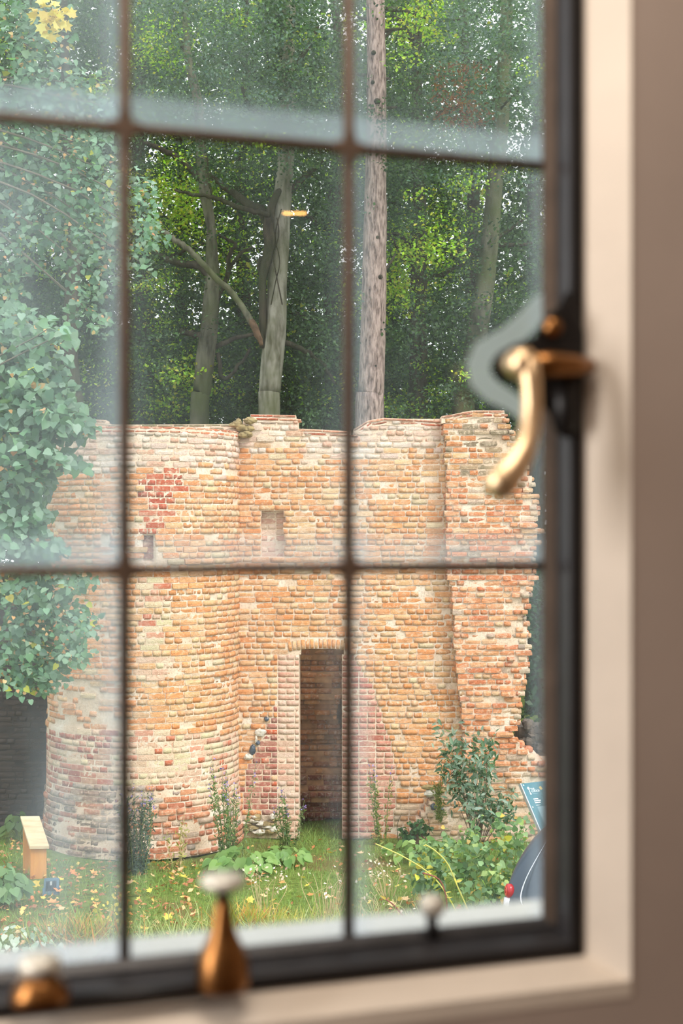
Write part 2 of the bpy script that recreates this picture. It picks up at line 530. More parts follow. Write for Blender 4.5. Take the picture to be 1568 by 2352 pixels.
CH = 0.0752                                    # height of a course
def course_row(u0, u1, k, regular):
    """bricks along one course between u0 and u1: (start, end)"""
    out = []
    u = u0
    stretch = (k % 2 == 0)
    first = True
    while u < u1 - .02:
        if regular: w = .222 if (stretch if not first or k % 2 else True) else .110
        else:
            w = (.222 if rng.random() < (.72 if stretch else .30) else .112) * (1 + rng.normal() * .06)
        if first and not regular: w *= (.5 + rng.random() * .5)
        if regular and first and k % 4 == 1: w = .11
        if u1 - (u + w) < .05: w = u1 - u
        out.append((u, min(u + w, u1))); u += w; first = False
        if regular: stretch = not stretch if rng.random() < .35 else stretch
    return out

# ------------------------------------------------------------------ gate wall (recessed, with the door)
YG = 18.6; SG = F / YG
gate = empty('gate_wall')
tag(gate, 'ruined orange brick wall with a narrow arched doorway and pink brick repairs', 'wall', kind='structure')
GX = lambda px: (px - CX) / SG
GZ = lambda py: CAM_Z + (HY - py) / SG
G_TOP = [(150, 961), (243, 963), (244, 985), (251, 986), (252, 973), (543, 972), (556, 957), (575, 951), (679, 953), (681, 982), (690, 986), (800, 990), (812, 984), (845, 963), (880, 958), (1060, 955)]
RIGHT_REP = [(785, 1498), (812, 1508), (836, 1552), (858, 1580), (874, 1640), (892, 1690), (904, 1745), (912, 1790), (908, 1850), (900, 1912), (785, 1930)]
LEFT_PUR = [(640, 1585), (626, 1640), (604, 1690), (588, 1730), (566, 1770), (556, 1860), (640, 1872)]
def gate_zone(px, py):
    j = rng.normal() * 6
    if 638 < px < 688 and py > 1503: return 'pinkpale'
    if inpoly(px + j * .4, py, RIGHT_REP): return 'pink'
    if inpoly(px + j, py, LEFT_PUR): return 'purple'
    if py < 1026 + j * 3 + (22 if px > 680 and px < 900 else 0): return 'pale'
    if py > 1845 and px > 900 or (py > 1868 and px < 640): return 'lime'
    if rng.random() < .16: return 'cream'
    return 'orange'
wall_g = Wall()
core = MB()
ncourse = int(5.7 / CH)
door_x0, door_x1 = GX(687), GX(785)
def door_top(x):
    t = (x - (door_x0 + door_x1) / 2) / ((door_x1 - door_x0) / 2)
    return GZ(1501) + .062 * (1 - min(1, t * t))
slot_x0, slot_x1, slot_z0, slot_z1 = GX(599), GX(649), GZ(1283), GZ(1172)
for k in range(ncourse):
    z0, z1 = k * CH, (k + 1) * CH
    zm = (z0 + z1) / 2
    spans = []
    # top profile: split the wall's length in short bits and keep those below the top
    xs = np.arange(GX(150), GX(1042) if zm > GZ(1000) else GX(1100), .04)
    run = None
    x_end = GX(1042) if zm > GZ(1000) else GX(1100)
    for x in xs:
        px = CX + x * SG
        if k == 0: pass
        ok = zm < GZ(interp(G_TOP, px)) - .045
        if door_x0 - .001 < x < door_x1 and z0 < door_top(x) - .002: ok = False
        if ok:
            if run is None: run = x
        elif run is not None:
            spans.append((run, x)); run = None
    if run is not None: spans.append((run, x_end))
    # cut the exact door edges and the blocked window
    cut = []
    for a, b in spans:
        if zm < GZ(1501):
            if abs(b - door_x0) < .07: b = door_x0
            if abs(a - door_x1) < .07: a = door_x1
        segs = [(a, b)]
        if slot_z0 < zm < slot_z1 + .01:
            jl, jr = rng.normal() * .008, abs(rng.normal()) * .02
            segs = []
            if a < slot_x0 < b: segs += [(a, slot_x0 + jl), (slot_x1 + jr, b)]
            else: segs = [(a, b)]
        cut += segs
    for a, b in cut:
        core.box(a, b, YG + .0115 + rng.random() * .0015, YG + .50, z0, z1)
        # split at zone changes so repairs keep a clean toothed edge
        stops = [a, b]
        for e in np.arange(a, b, .03):
            px0, px1 = CX + e * SG, CX + (e + .03) * SG; py = HY + (CAM_Z - zm) * SG
            f0 = inpoly(px0, py, RIGHT_REP) or inpoly(px0, py, LEFT_PUR) or (638 < px0 < 688 and py > 1503)
            f1 = inpoly(px1, py, RIGHT_REP) or inpoly(px1, py, LEFT_PUR) or (638 < px1 < 688 and py > 1503)
            if f0 != f1 or (f0 and (px0 < 638) != (px1 < 638)): stops.append(e + .015)
        stops = sorted(stops)
        for s0, s1 in zip(stops[:-1], stops[1:]):
            if s1 - s0 < .035: continue
            pm = CX + (s0 + s1) / 2 * SG; py = HY + (CAM_Z - zm) * SG
            reg = gate_zone(pm, py) in REGULAR
            for u0, u1 in course_row(s0, s1, k, reg):
                jt = .013 if reg else .009 + rng.random() * .006
                w, h = (u1 - u0) - jt, CH - (.0125 if reg else .009 + rng.random() * .005)
                if w < .03: continue
                um = (u0 + u1) / 2
                px = CX + um * SG
                # the arch's soldier bricks take these places
                if 662 < px < 806 and GZ(1501) - .02 < zm and abs(zm - (GZ(1501) + .068 + .062 * (1 - ((um - (door_x0 + door_x1) / 2) / .40) ** 2 * .62))) < .085: continue
                z = gate_zone(px, py)
                vis = not (px < 545 or (272 < px < 300) or (790 < px < 815))
                wall_g.add((um, YG, zm + (0 if reg else rng.normal() * .002)), 0.0, w, h, z, vis=vis)
# soldier bricks of the door arch
for i in range(15):
    t = i / 14 * 2 - 1
    x = (door_x0 + door_x1) / 2 + t * .40
    zc = GZ(1501) + .068 + .062 * (1 - t * t * .62)
    wall_g.add((x, YG, zc), 0.0, .046, .125, 'orange', prot=rng.normal() * .003, tilt=t * .14)
    core.box(x - .03, x + .03, YG + .014, YG + .45, zc - .064, zc + .12)
# pink brick blocking of the little window, set back in its recess
for k in range(9):
    z0 = slot_z0 + k * CH
    core.box(slot_x0 - .06, slot_x1 + .1, YG + .150, YG + .3, z0, z0 + CH)
    for u0, u1 in course_row(slot_x0 - .03, slot_x1 + .06, k, True):
        wall_g.add(((u0 + u1) / 2, YG + .14, z0 + CH / 2), 0.0, u1 - u0 - .009, CH - .010, 'pinkpale')
# chamber seen through the door
YB = YG + 1.3
core2 = MB()
M_INNER = plain('inner_mortar', (186, 146, 106), .95, 0, .35, 8, .8)
for k in range(42):
    z0 = k * CH - .05
    bulge = .16 * math.sin(k * .33) + .06 * math.sin(k * 1.7)
    x0, x1 = -1.0, .6
    hole = 16 < k < 23
    hx = -.06 + .07 * ((k - 19.5) / 3.2) ** 2
    segs = [(x0, hx), (x1 - .2, x1)] if hole else [(x0, x1)]
    for a, b in segs:
        core2.box(a, b, YB + .02 - bulge, YB + .5, z0, z0 + CH)
        for u0, u1 in course_row(a, b, k, False):
            zone = 'inside' if k > 8 else 'slot'
            wall_g.add(((u0 + u1) / 2, YB - bulge + rng.normal() * .02, z0 + CH / 2), 0.0, u1 - u0 - .012, CH - .014, zone, prot=rng.normal() * .02, vis=False)
    if k > 24: continue
    core2.box(-1.1, -.98, YG + .45, YB + .4, z0, z0 + CH)
    core2.box(.55, .7, YG + .45, YB + .4, z0, z0 + CH)
core2.box(-.2, .5, YB + .45, YB + .5, 1.0, 1.9)
core.build('mortar', M_MORTAR, gate)
core2.build('inner_mortar', M_INNER, gate)
wall_g.build(gate)

# thin coping tiles along a top outline
def coping(parent, pts, Yf, scale_y, rows=2, depth=.30, cols=((196, 112, 84), (176, 120, 96), (206, 150, 122))):
    """pts: outline in the picture's columns and rows at distance Yf"""
    P = [at(px, py, Yf) for px, py in pts]
    for a, b in zip(P[:-1], P[1:]):
        L_ = (b - a).length
        if abs(b.x - a.x) < .08: continue
        n = max(1, int(L_ / .20)); ang = math.atan2(b.z - a.z, b.x - a.x)
        for r in range(rows):
            for i in range(n):
                t = (i + .5 + (.25 if r % 2 else 0)) / n
                c = a.lerp(b, min(t, 1)) + Vector((0, 0, -.022 - r * .042 + rng.normal() * .002))
                o = bpy.data.objects.new('coping_tile', random.choice(BRICK_ME['r'])); COL.objects.link(o)
                o.parent = parent
                o.matrix_local = Matrix.Translation(c + Vector((0, -.012 + r * .006 + rng.normal() * .003, 0))) @ Matrix.Rotation(-ang, 4, 'Y') @ Matrix.Diagonal((L_ / n - .012, depth, .026, 1))
                o.color = (*pick(cols, 1, None, .1)[0], 1)
        mb = MB()
        th = .10
        q = [(a.x, Yf + .004, a.z - th), (b.x, Yf + .004, b.z - th), (b.x, Yf + depth, b.z - th), (a.x, Yf + depth, a.z - th), (a.x, Yf + .004, a.z - .004), (b.x, Yf + .004, b.z - .004), (b.x, Yf + depth, b.z - .004), (a.x, Yf + depth, a.z - .004)]
        mb.hexa(q); mb.build('coping_mortar', M_MORTAR, parent)
coping(gate, [(252, 975), (543, 973)], YG, 1, cols=((150, 146, 120), (132, 130, 104), (168, 160, 136)))
coping(gate, [(195, 962), (243, 964)], YG, 1, cols=((186, 172, 150), (168, 150, 130)))
coping(gate, [(575, 951), (679, 953)], YG, 1)
coping(gate, [(684, 984), (740, 986), (806, 990)], YG, 1)
coping(gate, [(812, 985), (845, 965), (880, 959), (950, 962), (1014, 966)], YG, 1)

# rubble shoulder left of the pier, flints in the left repair
def stone(name, c, r, mat, parent, k=9):
    mb = MB()
    vs, fs = [], []
    rows = 5
    for i in range(rows + 1):
        th = math.pi * i / rows
        for j in range(k):
            ph = 2 * math.pi * j / k
            q = 1 + (random.random() - .5) * .35
            vs.append((c[0] + r[0] * q * math.sin(th) * math.cos(ph), c[1] + r[1] * q * math.sin(th) * math.sin(ph), c[2] + r[2] * q * math.cos(th)))
    for i in range(rows):
        for j in range(k):
            fs.append((i * k + j, i * k + (j + 1) % k, (i + 1) * k + (j + 1) % k, (i + 1) * k + j))
    mb.add(vs, fs)
    return mb.build(name, mat, parent)
M_FLINT = plain('flint', (74, 84, 96), .35, 0, .5, 20, .3)
M_FLINT_L = plain('pale_flint', (206, 198, 184), .7, 0, .3, 20, .4)
M_RUBBLE = plain('mossy_rubble', (150, 132, 92), .95, 0, .45, 14, .9)
for px, py, a, b, mt in ((580, 1722, .045, .065, M_FLINT), (592, 1706, .03, .03, M_FLINT), (612, 1652, .035, .03, M_FLINT), (598, 1682, .075, .05, M_FLINT_L), (570, 1738, .06, .045, M_FLINT_L), (588, 1698, .02, .05, M_FLINT_L)):
    p = at(px, py, YG - .005); stone('flint', p, (a, .035, b), mt, gate)
for i in range(16):
    px = 532 + rng.random() * 44; py = 965 + rng.random() * 36 + max(0, (560 - px)) * .35
    stone('rubble_stone', at(px, py, YG - .05 - rng.random() * .08), (.05 + rng.random() * .05, .06, .035 + rng.random() * .03), M_RUBBLE, gate, 7)
for i in range(26):                                     # rubble footing under the purple repair
    px = 560 + rng.random() * 78; py = 1874 + rng.random() * 40
    stone('footing_stone', at(px, py, YG - .02), (.04 + rng.random() * .06, .05, .02 + rng.random() * .025), random.choice([M_FLINT_L, M_RUBBLE, M_FLINT_L]), gate, 7)

# ------------------------------------------------------------------ round tower
tower = empty('round_tower')
tag(tower, 'round brick tower with pale top, orange middle and repaired pink band', 'tower', kind='structure')
TC = Vector((-2.59, YG + .05, 0)); TA, TB = 1.26, 1.20
phis = np.linspace(-.02, math.pi * 1.12, 600)
def tpos(phi, z, off=0.0):
    f = 1.0
    if z < .9: f += .055 * ((.9 - z) / .9) ** 1.2
    if 1.55 < z < 2.2: f -= .010
    x, y = TC.x + TA * f * math.cos(phi), TC.y - TB * f * math.sin(phi)
    nx_, ny_ = math.cos(phi) / TA, -math.sin(phi) / TB
    l_ = math.hypot(nx_, ny_)
    return Vector((x + nx_ / l_ * off, y + ny_ / l_ * off, z)), math.atan2(ny_, nx_) + math.pi / 2
ptsT = np.array([tpos(f, 2)[0][:2] for f in phis])
arcT = np.concatenate([[0], np.cumsum(np.linalg.norm(np.diff(ptsT, axis=0), axis=1))])
def phi_at(u): return float(np.interp(u, arcT, phis))
T_TOP = 5.285
SLOT = (328, 356, 1228, 1292)
def tower_zone(px, py):
    j = rng.normal()
    if 326 + j * 3 < px < 416 + j * 6 and 1080 < py < 1226 and px < 420 - max(0, (py - 1130)) * .5: return 'red'
    if 318 < px < 384 + j * 5 and 1325 < py < 1560: return 'repair' if rng.random() < .7 else 'cream'
    if py < 1078 + j * 5 + max(0, px - 440) * -.25:
        return 'pale'
    if py < 1108 and px > 430: return 'pale' if rng.random() < .4 else 'orange'
    if py < 1682 - (10 if px < 280 else 0): return 'cream' if rng.random() < .14 + (.10 if px > 420 else 0) else 'orange'
    if py < 1802 + (50 if px > 440 else 0): return 'repair_red' if px < 262 and rng.random() < .7 else 'repair'
    if px > 330: return 'oldred'
    return 'old'
wall_t = Wall()
KT = int(T_TOP / CH)
for k in range(KT):
    zm = (k + .5) * CH
    base = proj(tpos(math.pi * .55, zm)[0])
    reg = tower_zone(300, base[1]) in REGULAR
    off = rng.random() * .1
    for u0, u1 in course_row(0.0 + (0 if reg else off * .3), arcT[-1], k, False):
        um = (u0 + u1) / 2; phi = phi_at(um)
        pos, ang = tpos(phi, zm)
        px, py = proj(pos)
        if SLOT[0] < px < SLOT[1] and SLOT[2] < py < SLOT[3]: continue
        zone = tower_zone(px, py)
        rg = zone in REGULAR
        jt = .012 if rg else .009 + rng.random() * .006
        w, h = (u1 - u0) - jt, CH - (.012 if rg else .009 + rng.random() * .005)
        if w < .03: continue
        if zone == 'old' or zone == 'oldred': h -= .004; pr = float(rng.normal() * .010)
        else: pr = None
        # eroded hollow just above the repair on the tower's left side
        if px < 270 and 1560 < py < 1680 and rng.random() < .5: pr = -.02 - rng.random() * .02
        vis = phi < math.pi * .98 and not (268 < px < 302) and not (px < 200 and py < 1250)
        wall_t.add((pos.x, pos.y, zm + rng.normal() * .0015), ang, w, h, zone, prot=pr, vis=vis)
# dark red brick set back in the slot
pphi = None
for f in phis:
    if abs(proj(tpos(f, GZ(1260) + .0)[0])[0] - 343) < 2: pphi = f; break
for i in range(5):
    pos, ang = tpos(pphi, 4.1 + (HY - 1284) / 187.5 + (i + .5) * CH * .92, -.075)
    wall_t.add(pos, ang, .16, CH - .010, 'slot', prot=0)
# mortar core
nu, nz = 150, int(T_TOP / .0376)
V, Fq = [], []
for j in range(nz + 1):
    z = T_TOP * j / nz
    for i in range(nu + 1):
        phi = phis[0] + (phis[-1] - phis[0]) * i / nu
        pos, ang = tpos(phi, z, -.011 + rng.normal() * .002)
        px, py = proj(pos)
        if SLOT[0] + 1 < px < SLOT[1] - 1 and SLOT[2] < py < SLOT[3]: pos, ang = tpos(phi, z, -.10)
        V.append(pos)
for j in range(nz):
    for i in range(nu):
        Fq.append((j * (nu + 1) + i + 1, j * (nu + 1) + i, (j + 1) * (nu + 1) + i, (j + 1) * (nu + 1) + i + 1))
me = np_mesh('mortar', np.array([tuple(v) for v in V]), Fq)
link('mortar', me, M_MORTAR, tower)
cap = MB()
ring = [tpos(phis[0] + (phis[-1] - phis[0]) * i / 40, T_TOP)[0] for i in range(41)]
cap.add(ring, [tuple(range(41))]); cap.build('tower_top', M_MORTAR, tower)
wall_t.build(tower)
nt_ = 30
for r in range(2):
    for i in range(nt_):
        u = (i + .5 + .4 * r) / nt_ * arcT[-1] * .98
        pos, ang = tpos(phi_at(u), T_TOP + .012 - r * .045, .006)
        o = bpy.data.objects.new('coping_tile', random.choice(BRICK_ME['r'])); COL.objects.link(o); o.parent = tower
        o.matrix_local = Matrix.Translation(pos) @ Matrix.Rotation(ang, 4, 'Z') @ Matrix.Diagonal((arcT[-1] / nt_ - .012, .25, .026, 1))
        o.color = (*pick([(214, 132, 96), (196, 120, 92), (222, 168, 138)], 1, None, .1)[0], 1)
mbm = MB()
for i in range(60):
    a0, a1 = phis[0] + (phis[-1] - phis[0]) * i / 60, phis[0] + (phis[-1] - phis[0]) * (i + 1) / 60
    p = [tpos(a0, T_TOP - .06, 0)[0], tpos(a1, T_TOP - .06, 0)[0], tpos(a1, T_TOP - .06, -.25)[0], tpos(a0, T_TOP - .06, -.25)[0]]
    mbm.hexa(p + [q + Vector((0, 0, .075)) for q in p])
mbm.build('coping_mortar', M_MORTAR, tower)

# ------------------------------------------------------------------ broken wall end on the right
YE = 18.40; SE = F / YE
endw = empty('broken_wall')
tag(endw, 'broken red brick wall end with a jagged right edge', 'wall', kind='structure')
E_TOP = [(1000, 957), (1040, 950), (1062, 945), (1085, 941), (1160, 941), (1163, 962), (1180, 985), (1192, 1010), (1208, 1050), (1222, 1080)]
E_R = [(940, 1160), (985, 1176), (1040, 1204), (1080, 1222), (1150, 1236), (1190, 1240), (1260, 1236), (1330, 1234), (1375, 1218), (1420, 1208), (1470, 1220), (1550, 1219), (1590, 1206), (1650, 1199), (1690, 1184), (1705, 1196), (1745, 1228), (1770, 1300), (1830, 1340), (1930, 1360)]
E_L = [(930, 1020), (1300, 1024), (1400, 1040), (1500, 1044), (1560, 1048), (1620, 1056), (1680, 1066), (1760, 1060), (1830, 990), (1930, 930)]
def end_zone(px, py):
    j = rng.normal() * 8
    if py < 1085 + j + (px - 1020) * .1: return 'lichen'
    if py > 1780 + j: return 'lime'
    if px > interp(E_R, py) - 22 + j * .5 and rng.random() < .45: return 'lime'
    return 'endred'
wall_e = Wall(); core = MB()
for k in range(int(5.65 / CH)):
    zm = (k + .5) * CH
    py = HY + (CAM_Z - zm) * SE
    if py < 941: continue
    pxl = interp(E_L, py) + rng.normal() * 2.5
    pxr = interp([(a, b) for a, b in E_R], py) + rng.normal() * 4
    if py < 960: pxl = 1060
    elif py < 965: pxl = 1030
    a, b = (pxl - CX) / SE, (pxr - CX) / SE
    core.box(a + .01, b - .03 - rng.random() * .03, YE + .013 + rng.random() * .003, YE + .85, zm - CH / 2, zm + CH / 2)
    for u0, u1 in course_row(a, b, k, False):
        um = (u0 + u1) / 2; px = CX + um * SE
        w, h = u1 - u0 - .012 - rng.random() * .008, CH - .014 - rng.random() * .008
        if w < .03: continue
        zone = end_zone(px, py)
        if zone == 'lime' and rng.random() < .18: continue
        near_edge = um > b - .25
        wall_e.add((um, YE, zm + rng.normal() * .002), 0, w, h, zone, prot=(rng.normal() * .022 + .004 if near_edge else .003 + rng.normal() * .008), depth=.12, vis=px < 1240 and not (1290 < py < 1318))
    # return face looking left: brick ends one behind another
    y = YE + .06
    while y < YG - .02:
        wall_e.add((a + .004, y + .05, zm), -math.pi / 2, .10, CH - .016, 'old' if rng.random() < .5 else 'endred', prot=rng.normal() * .012, vis=False)
        y += .115
    y = YE + .10
    while y < YE + .8:                                    # ragged broken right end
        wall_e.add((b - .05, y, zm), math.pi / 2, .20, CH - .014, 'lime' if rng.random() < .4 else 'endred', prot=rng.normal() * .04, vis=False)
        y += .215
core.build('mortar', M_MORTAR, endw)
wall_e.build(endw)
coping(endw, [(1014, 955), (1040, 951), (1062, 946), (1085, 942), (1158, 942)], YE, 1, rows=2)
for px, py, a, b, mt in ((995, 1853, .045, .04, M_FLINT), (988, 1822, .09, .05, M_FLINT_L), (1010, 1815, .08, .04, M_RUBBLE), (1012, 1862, .05, .05, M_FLINT), (985, 1808, .10, .035, M_RUBBLE), (1040, 1790, .06, .04, M_RUBBLE)):
    stone('flint', at(px, py, YE - .015), (a, .05, b), mt, endw)

# wall left of the tower, its shade painted into dark brick and mortar
YD = 19.3
dark = empty('shaded_wall')
tag(dark, 'brick wall left of the round tower, deep shade painted in dark tones', 'wall', kind='structure')
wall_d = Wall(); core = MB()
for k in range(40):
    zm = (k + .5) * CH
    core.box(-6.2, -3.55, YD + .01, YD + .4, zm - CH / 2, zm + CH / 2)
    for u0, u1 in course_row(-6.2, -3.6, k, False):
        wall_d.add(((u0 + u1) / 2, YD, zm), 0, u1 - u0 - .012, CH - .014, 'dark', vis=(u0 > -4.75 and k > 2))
M_SHADE_MORTAR = plain('shade_toned_mortar', (62, 58, 56), .95, 0, .3, 12, .6)
core.build('mortar', M_SHADE_MORTAR, dark)
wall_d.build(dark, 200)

# ================================================================== WINDOW AND ROOM
M_PAINT = plain('black_paint', (50, 49, 51), .38, 0, .2, 40, .15, .6)
M_BLACKIRON = plain('black_iron', (22, 19, 18), .45, 0, .3, 40, .2)
M_LEAD = plain('lead_came', (96, 78, 64), .55, .2, .2, 60, .2)
M_STONE = plain('limewashed_stone', (224, 212, 196), .85, 0, .08, 6, .2)
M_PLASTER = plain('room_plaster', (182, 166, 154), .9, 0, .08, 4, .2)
M_BRASS = plain('polished_brass', (238, 208, 166), .40, 1.0, .10, 30, .05)
M_BRONZE = plain('dark_bronze', (150, 104, 60), .35, 1.0, .2, 40, .1)
M_FLOORW = plain('floor_boards', (96, 72, 52), .6, 0, .2, 6, .2)

# dusty glass: clear glass with a faint mirror, plus a film of dust; whiter bands along the pane edges
m, nt, N, L = new_mat('dusty_glass')
N.remove(N['Principled BSDF'])
geo = N.new('ShaderNodeNewGeometry'); pos = geo.outputs['Position']
gen = N.new('ShaderNodeTexCoord').outputs['Generated']
sep = N.new('ShaderNodeSeparateXYZ'); L.new(gen, sep.inputs[0])
oi = N.new('ShaderNodeObjectInfo')                       # object colour: r = film, g = bottom edge, b = side edges
sc_ = N.new('ShaderNodeSeparateColor'); L.new(oi.outputs['Color'], sc_.inputs[0])
mpz = N.new('ShaderNodeMapping'); mpz.inputs['Scale'].default_value = (9, 9, 5); L.new(pos, mpz.inputs['Vector'])
cloud = noise(nt, 1.0, 3, .5, mpz.outputs[0])
mps = N.new('ShaderNodeMapping'); mps.inputs['Scale'].default_value = (30, 30, 4); mps.inputs['Rotation'].default_value = (0, .5, 0); L.new(pos, mps.inputs['Vector'])
streak = noise(nt, 1.0, 4, .6, mps.outputs[0])
film = math_n(nt, 'MULTIPLY', ramp(nt, math_n(nt, 'ADD', math_n(nt, 'MULTIPLY', cloud, .7), math_n(nt, 'MULTIPLY', streak, .3)), [(.40, .12), (.62, 1.0)]), sc_.outputs[0])
eb = math_n(nt, 'MULTIPLY', ramp(nt, sep.outputs[2], [(0.0, 1.0), (.07, .75), (.085, .08), (.16, 0.0)]), sc_.outputs[1])
xs = math_n(nt, 'ABSOLUTE', math_n(nt, 'SUBTRACT', math_n(nt, 'MULTIPLY', sep.outputs[0], 2.0), 1.0))
es = math_n(nt, 'MULTIPLY', ramp(nt, xs, [(.72, 0.0), (1.0, 1.0)]), sc_.outputs[2])
dust = math_n(nt, 'ADD', math_n(nt, 'ADD', film, eb), es, True)
tr = N.new('ShaderNodeBsdfTransparent'); tr.inputs[0].default_value = (.985, .99, .988, 1)
gl = N.new('ShaderNodeBsdfGlossy'); gl.inputs['Roughness'].default_value = .0
fr = N.new('ShaderNodeFresnel'); fr.inputs['IOR'].default_value = 1.45
mg = N.new('ShaderNodeMixShader'); L.new(fr.outputs[0], mg.inputs[0]); L.new(tr.outputs[0], mg.inputs[1]); L.new(gl.outputs[0], mg.inputs[2])
td = N.new('ShaderNodeBsdfTranslucent'); td.inputs[0].default_value = (.80, .88, 1.0, 1)
mx = N.new('ShaderNodeMixShader'); L.new(dust, mx.inputs[0]); L.new(mg.outputs[0], mx.inputs[1]); L.new(td.outputs[0], mx.inputs[2])
L.new(mx.outputs[0], N['Material Output'].inputs['Surface'])
M_GLASS = m
m, nt, N, L = new_mat('light_arc')
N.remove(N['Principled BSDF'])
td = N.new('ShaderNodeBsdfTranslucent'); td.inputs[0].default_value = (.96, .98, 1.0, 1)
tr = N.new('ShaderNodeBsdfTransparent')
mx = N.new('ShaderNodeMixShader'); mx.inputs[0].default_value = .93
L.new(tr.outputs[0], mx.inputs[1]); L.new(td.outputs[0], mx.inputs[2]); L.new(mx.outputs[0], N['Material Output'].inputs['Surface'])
M_LIGHT_ARC = m

win = empty('window_1'); tag(win, 'black metal casement with leaded panes set in pale stone surround', 'window', kind='structure')
S_L, S_R = -.474, .158
Z_B, Z_T = -.294, .60
SV = [-.474, -.316, -.158, 0.0, .158]
ZV = [Z_B, -.0303, .2645, .559, Z_T]
def wloc(s, n, z): return W(s, n, z)
# panes
for i in range(4):
    for j in range(4):
        s0, s1, z0, z1 = SV[i], SV[i + 1], ZV[j], ZV[j + 1]
        w, h = s1 - s0, z1 - z0
        mb = MB().box(0, w, -.0015, .0015, 0, h)
        o = mb.build('pane', M_GLASS, win)
        o.matrix_local = Matrix.Translation(W(s0, 0, z0)) @ Matrix.Rotation(TH, 4, 'Z')
        film = [.20, .30, .055, .06][i] * [.8, .9, 1.0, 1.0][j]
        if (i, j) == (2, 2) or (i, j) == (2, 3): film = .08
        bot = [.10, .20, .28, .3][j]
        side = [.20, .18, .07, .24][i]
        o.color = (film, bot, side, 1)
        if i < 2: o['label'] = 'pane filmed with bluish dust'
# lead cames and soldered joints
def came(a, b, r=.0041):
    MB().tube([a, b], r, 10, 0, .9).build('came', M_LEAD, win, True)
for s in SV[1:-1]: came(W(s, 0, Z_B - .004), W(s, 0, Z_T))
for z in ZV[1:-1]: came(W(S_L, 0, z), W(S_R + .004, 0, z))
for s in SV[1:-1] + [S_R + .001]:
    for z in ZV[1:-1]:
        mb = MB()
        outl = []
        for q in range(4):
            a0 = q * math.pi / 2
            for da, rr in ((-.36, .0115), (0.0, .0130), (.36, .0115), (.785, .0064)):
                outl.append((math.cos(a0 + da) * rr * (1 if s < S_R else .5), math.sin(a0 + da) * rr))
        mb.prism(outl, lambda a, d, b: W(s + a, d, z + b), -.0042, .0045)
        mb.build('solder_joint', M_LEAD, win, False, .0012)
o = MB().box(-.60, .30, -.072, -.0085, -.335, -.296, lambda s, n, z: W(s, n, z)).build('outer_sill', plain('pale_outer_sill', (236, 232, 218), .8, 0, .05, 20, .2), win, False, .004)
# casement: four members with an L section, then thin black strips painting the shade of its room face
def member(name, prof, axis, a, b, mat, bevel=.0012, mirror=None):
    """sweep of a section (c, n) along s or z; c is the other in-plane coordinate"""
    mb = MB()
    if axis == 'z': mb.prism(prof, lambda c, d, n: W(c, n, d), a, b)
    else: mb.prism(prof, lambda c, d, n: W(d, n, c), a, b)
    return mb.build(name, mat, win, False, bevel)
putty = plain('aged_putty', (84, 70, 58), .8, 0, .2, 40, .3)
member('glazing_bead', [(.150, .0), (.158, .0), (.158, .010), (.151, .004)], 'z', Z_B, Z_T, putty)
member('glazing_bead', [(-.294, .0), (-.294, .010), (-.289, .004), (-.288, .0)], 's', S_L, S_R, M_PAINT)
member('casement_stile', [(.158, -.008), (.1705, -.008), (.1705, .026), (.1595, .026), (.158, .004)], 'z', -.311, .63, M_PAINT)
member('casement_stile', [(-.474, -.008), (-.4865, -.008), (-.4865, .026), (-.474, .026)], 'z', -.311, .63, M_PAINT)
member('casement_rail', [(-.294, -.008), (-.311, -.008), (-.311, .026), (-.302, .026), (-.294, .004)], 's', -.4865, .1705, M_PAINT)
member('casement_rail', [(.60, -.008), (.63, -.008), (.63, .026), (.60, .026)], 's', -.4865, .1705, M_PAINT)
member('glazing_bead', [(-.474, .0), (-.466, .0), (-.466, .004), (-.474, .010)], 'z', Z_B, Z_T, putty)
member('shade_strip', [(.1612, .0263), (.1704, .0263), (.1704, .0278), (.1612, .0278)], 'z', -.3105, .63, M_BLACKIRON, .0005)
member('shade_strip', [(-.3035, .0263), (-.3105, .0263), (-.3105, .0278), (-.3035, .0278)], 's', -.4865, .1704, M_BLACKIRON, .0005)
# stone surround with a chamfer all round (four mitred members)
def surround(outer, name='stone_surround'):
    s0, s1, z0, z1 = -.4865, .1705, -.311, .63
    e, d0, d1 = outer, .0245, .050
    cs, zs = .0255, .0145
    def quad4(side):
        a = {'r': [(s1, z0), (s1, z1)], 'l': [(s0, z1), (s0, z0)], 'b': [(s0, z0), (s1, z0)], 't': [(s1, z1), (s0, z1)]}[side]
        return a
    ins = [(s0, z0), (s1, z0), (s1, z1), (s0, z1)]
    mid = [(s0 - cs, z0 - zs), (s1 + cs, z0 - zs), (s1 + cs, z1 + cs), (s0 - cs, z1 + cs)]
    out = [(s0 - e, z0 - e), (s1 + e, z0 - e), (s1 + e, z1 + e), (s0 - e, z1 + e)]
    for i in range(4):
        j = (i + 1) % 4
        mb = MB()
        P = lambda q, n: W(q[0], n, q[1])
        vs = [P(ins[i], -.012), P(ins[j], -.012), P(ins[j], d0), P(ins[i], d0), P(mid[j], d1), P(mid[i], d1), P(out[j], d1), P(out[i], d1), P(out[j], -.012), P(out[i], -.012)]
        fs = [(0, 1, 2, 3), (3, 2, 4, 5), (5, 4, 6, 7), (7, 6, 8, 9), (9, 8, 1, 0), (0, 3, 5, 7, 9), (1, 8, 6, 4, 2)]
        mb.add(vs, fs)
        o = mb.build(name, M_STONE, win)
surround(.0262)  # stone ends at the chamfer; the darker wall tone beyond stands for shade

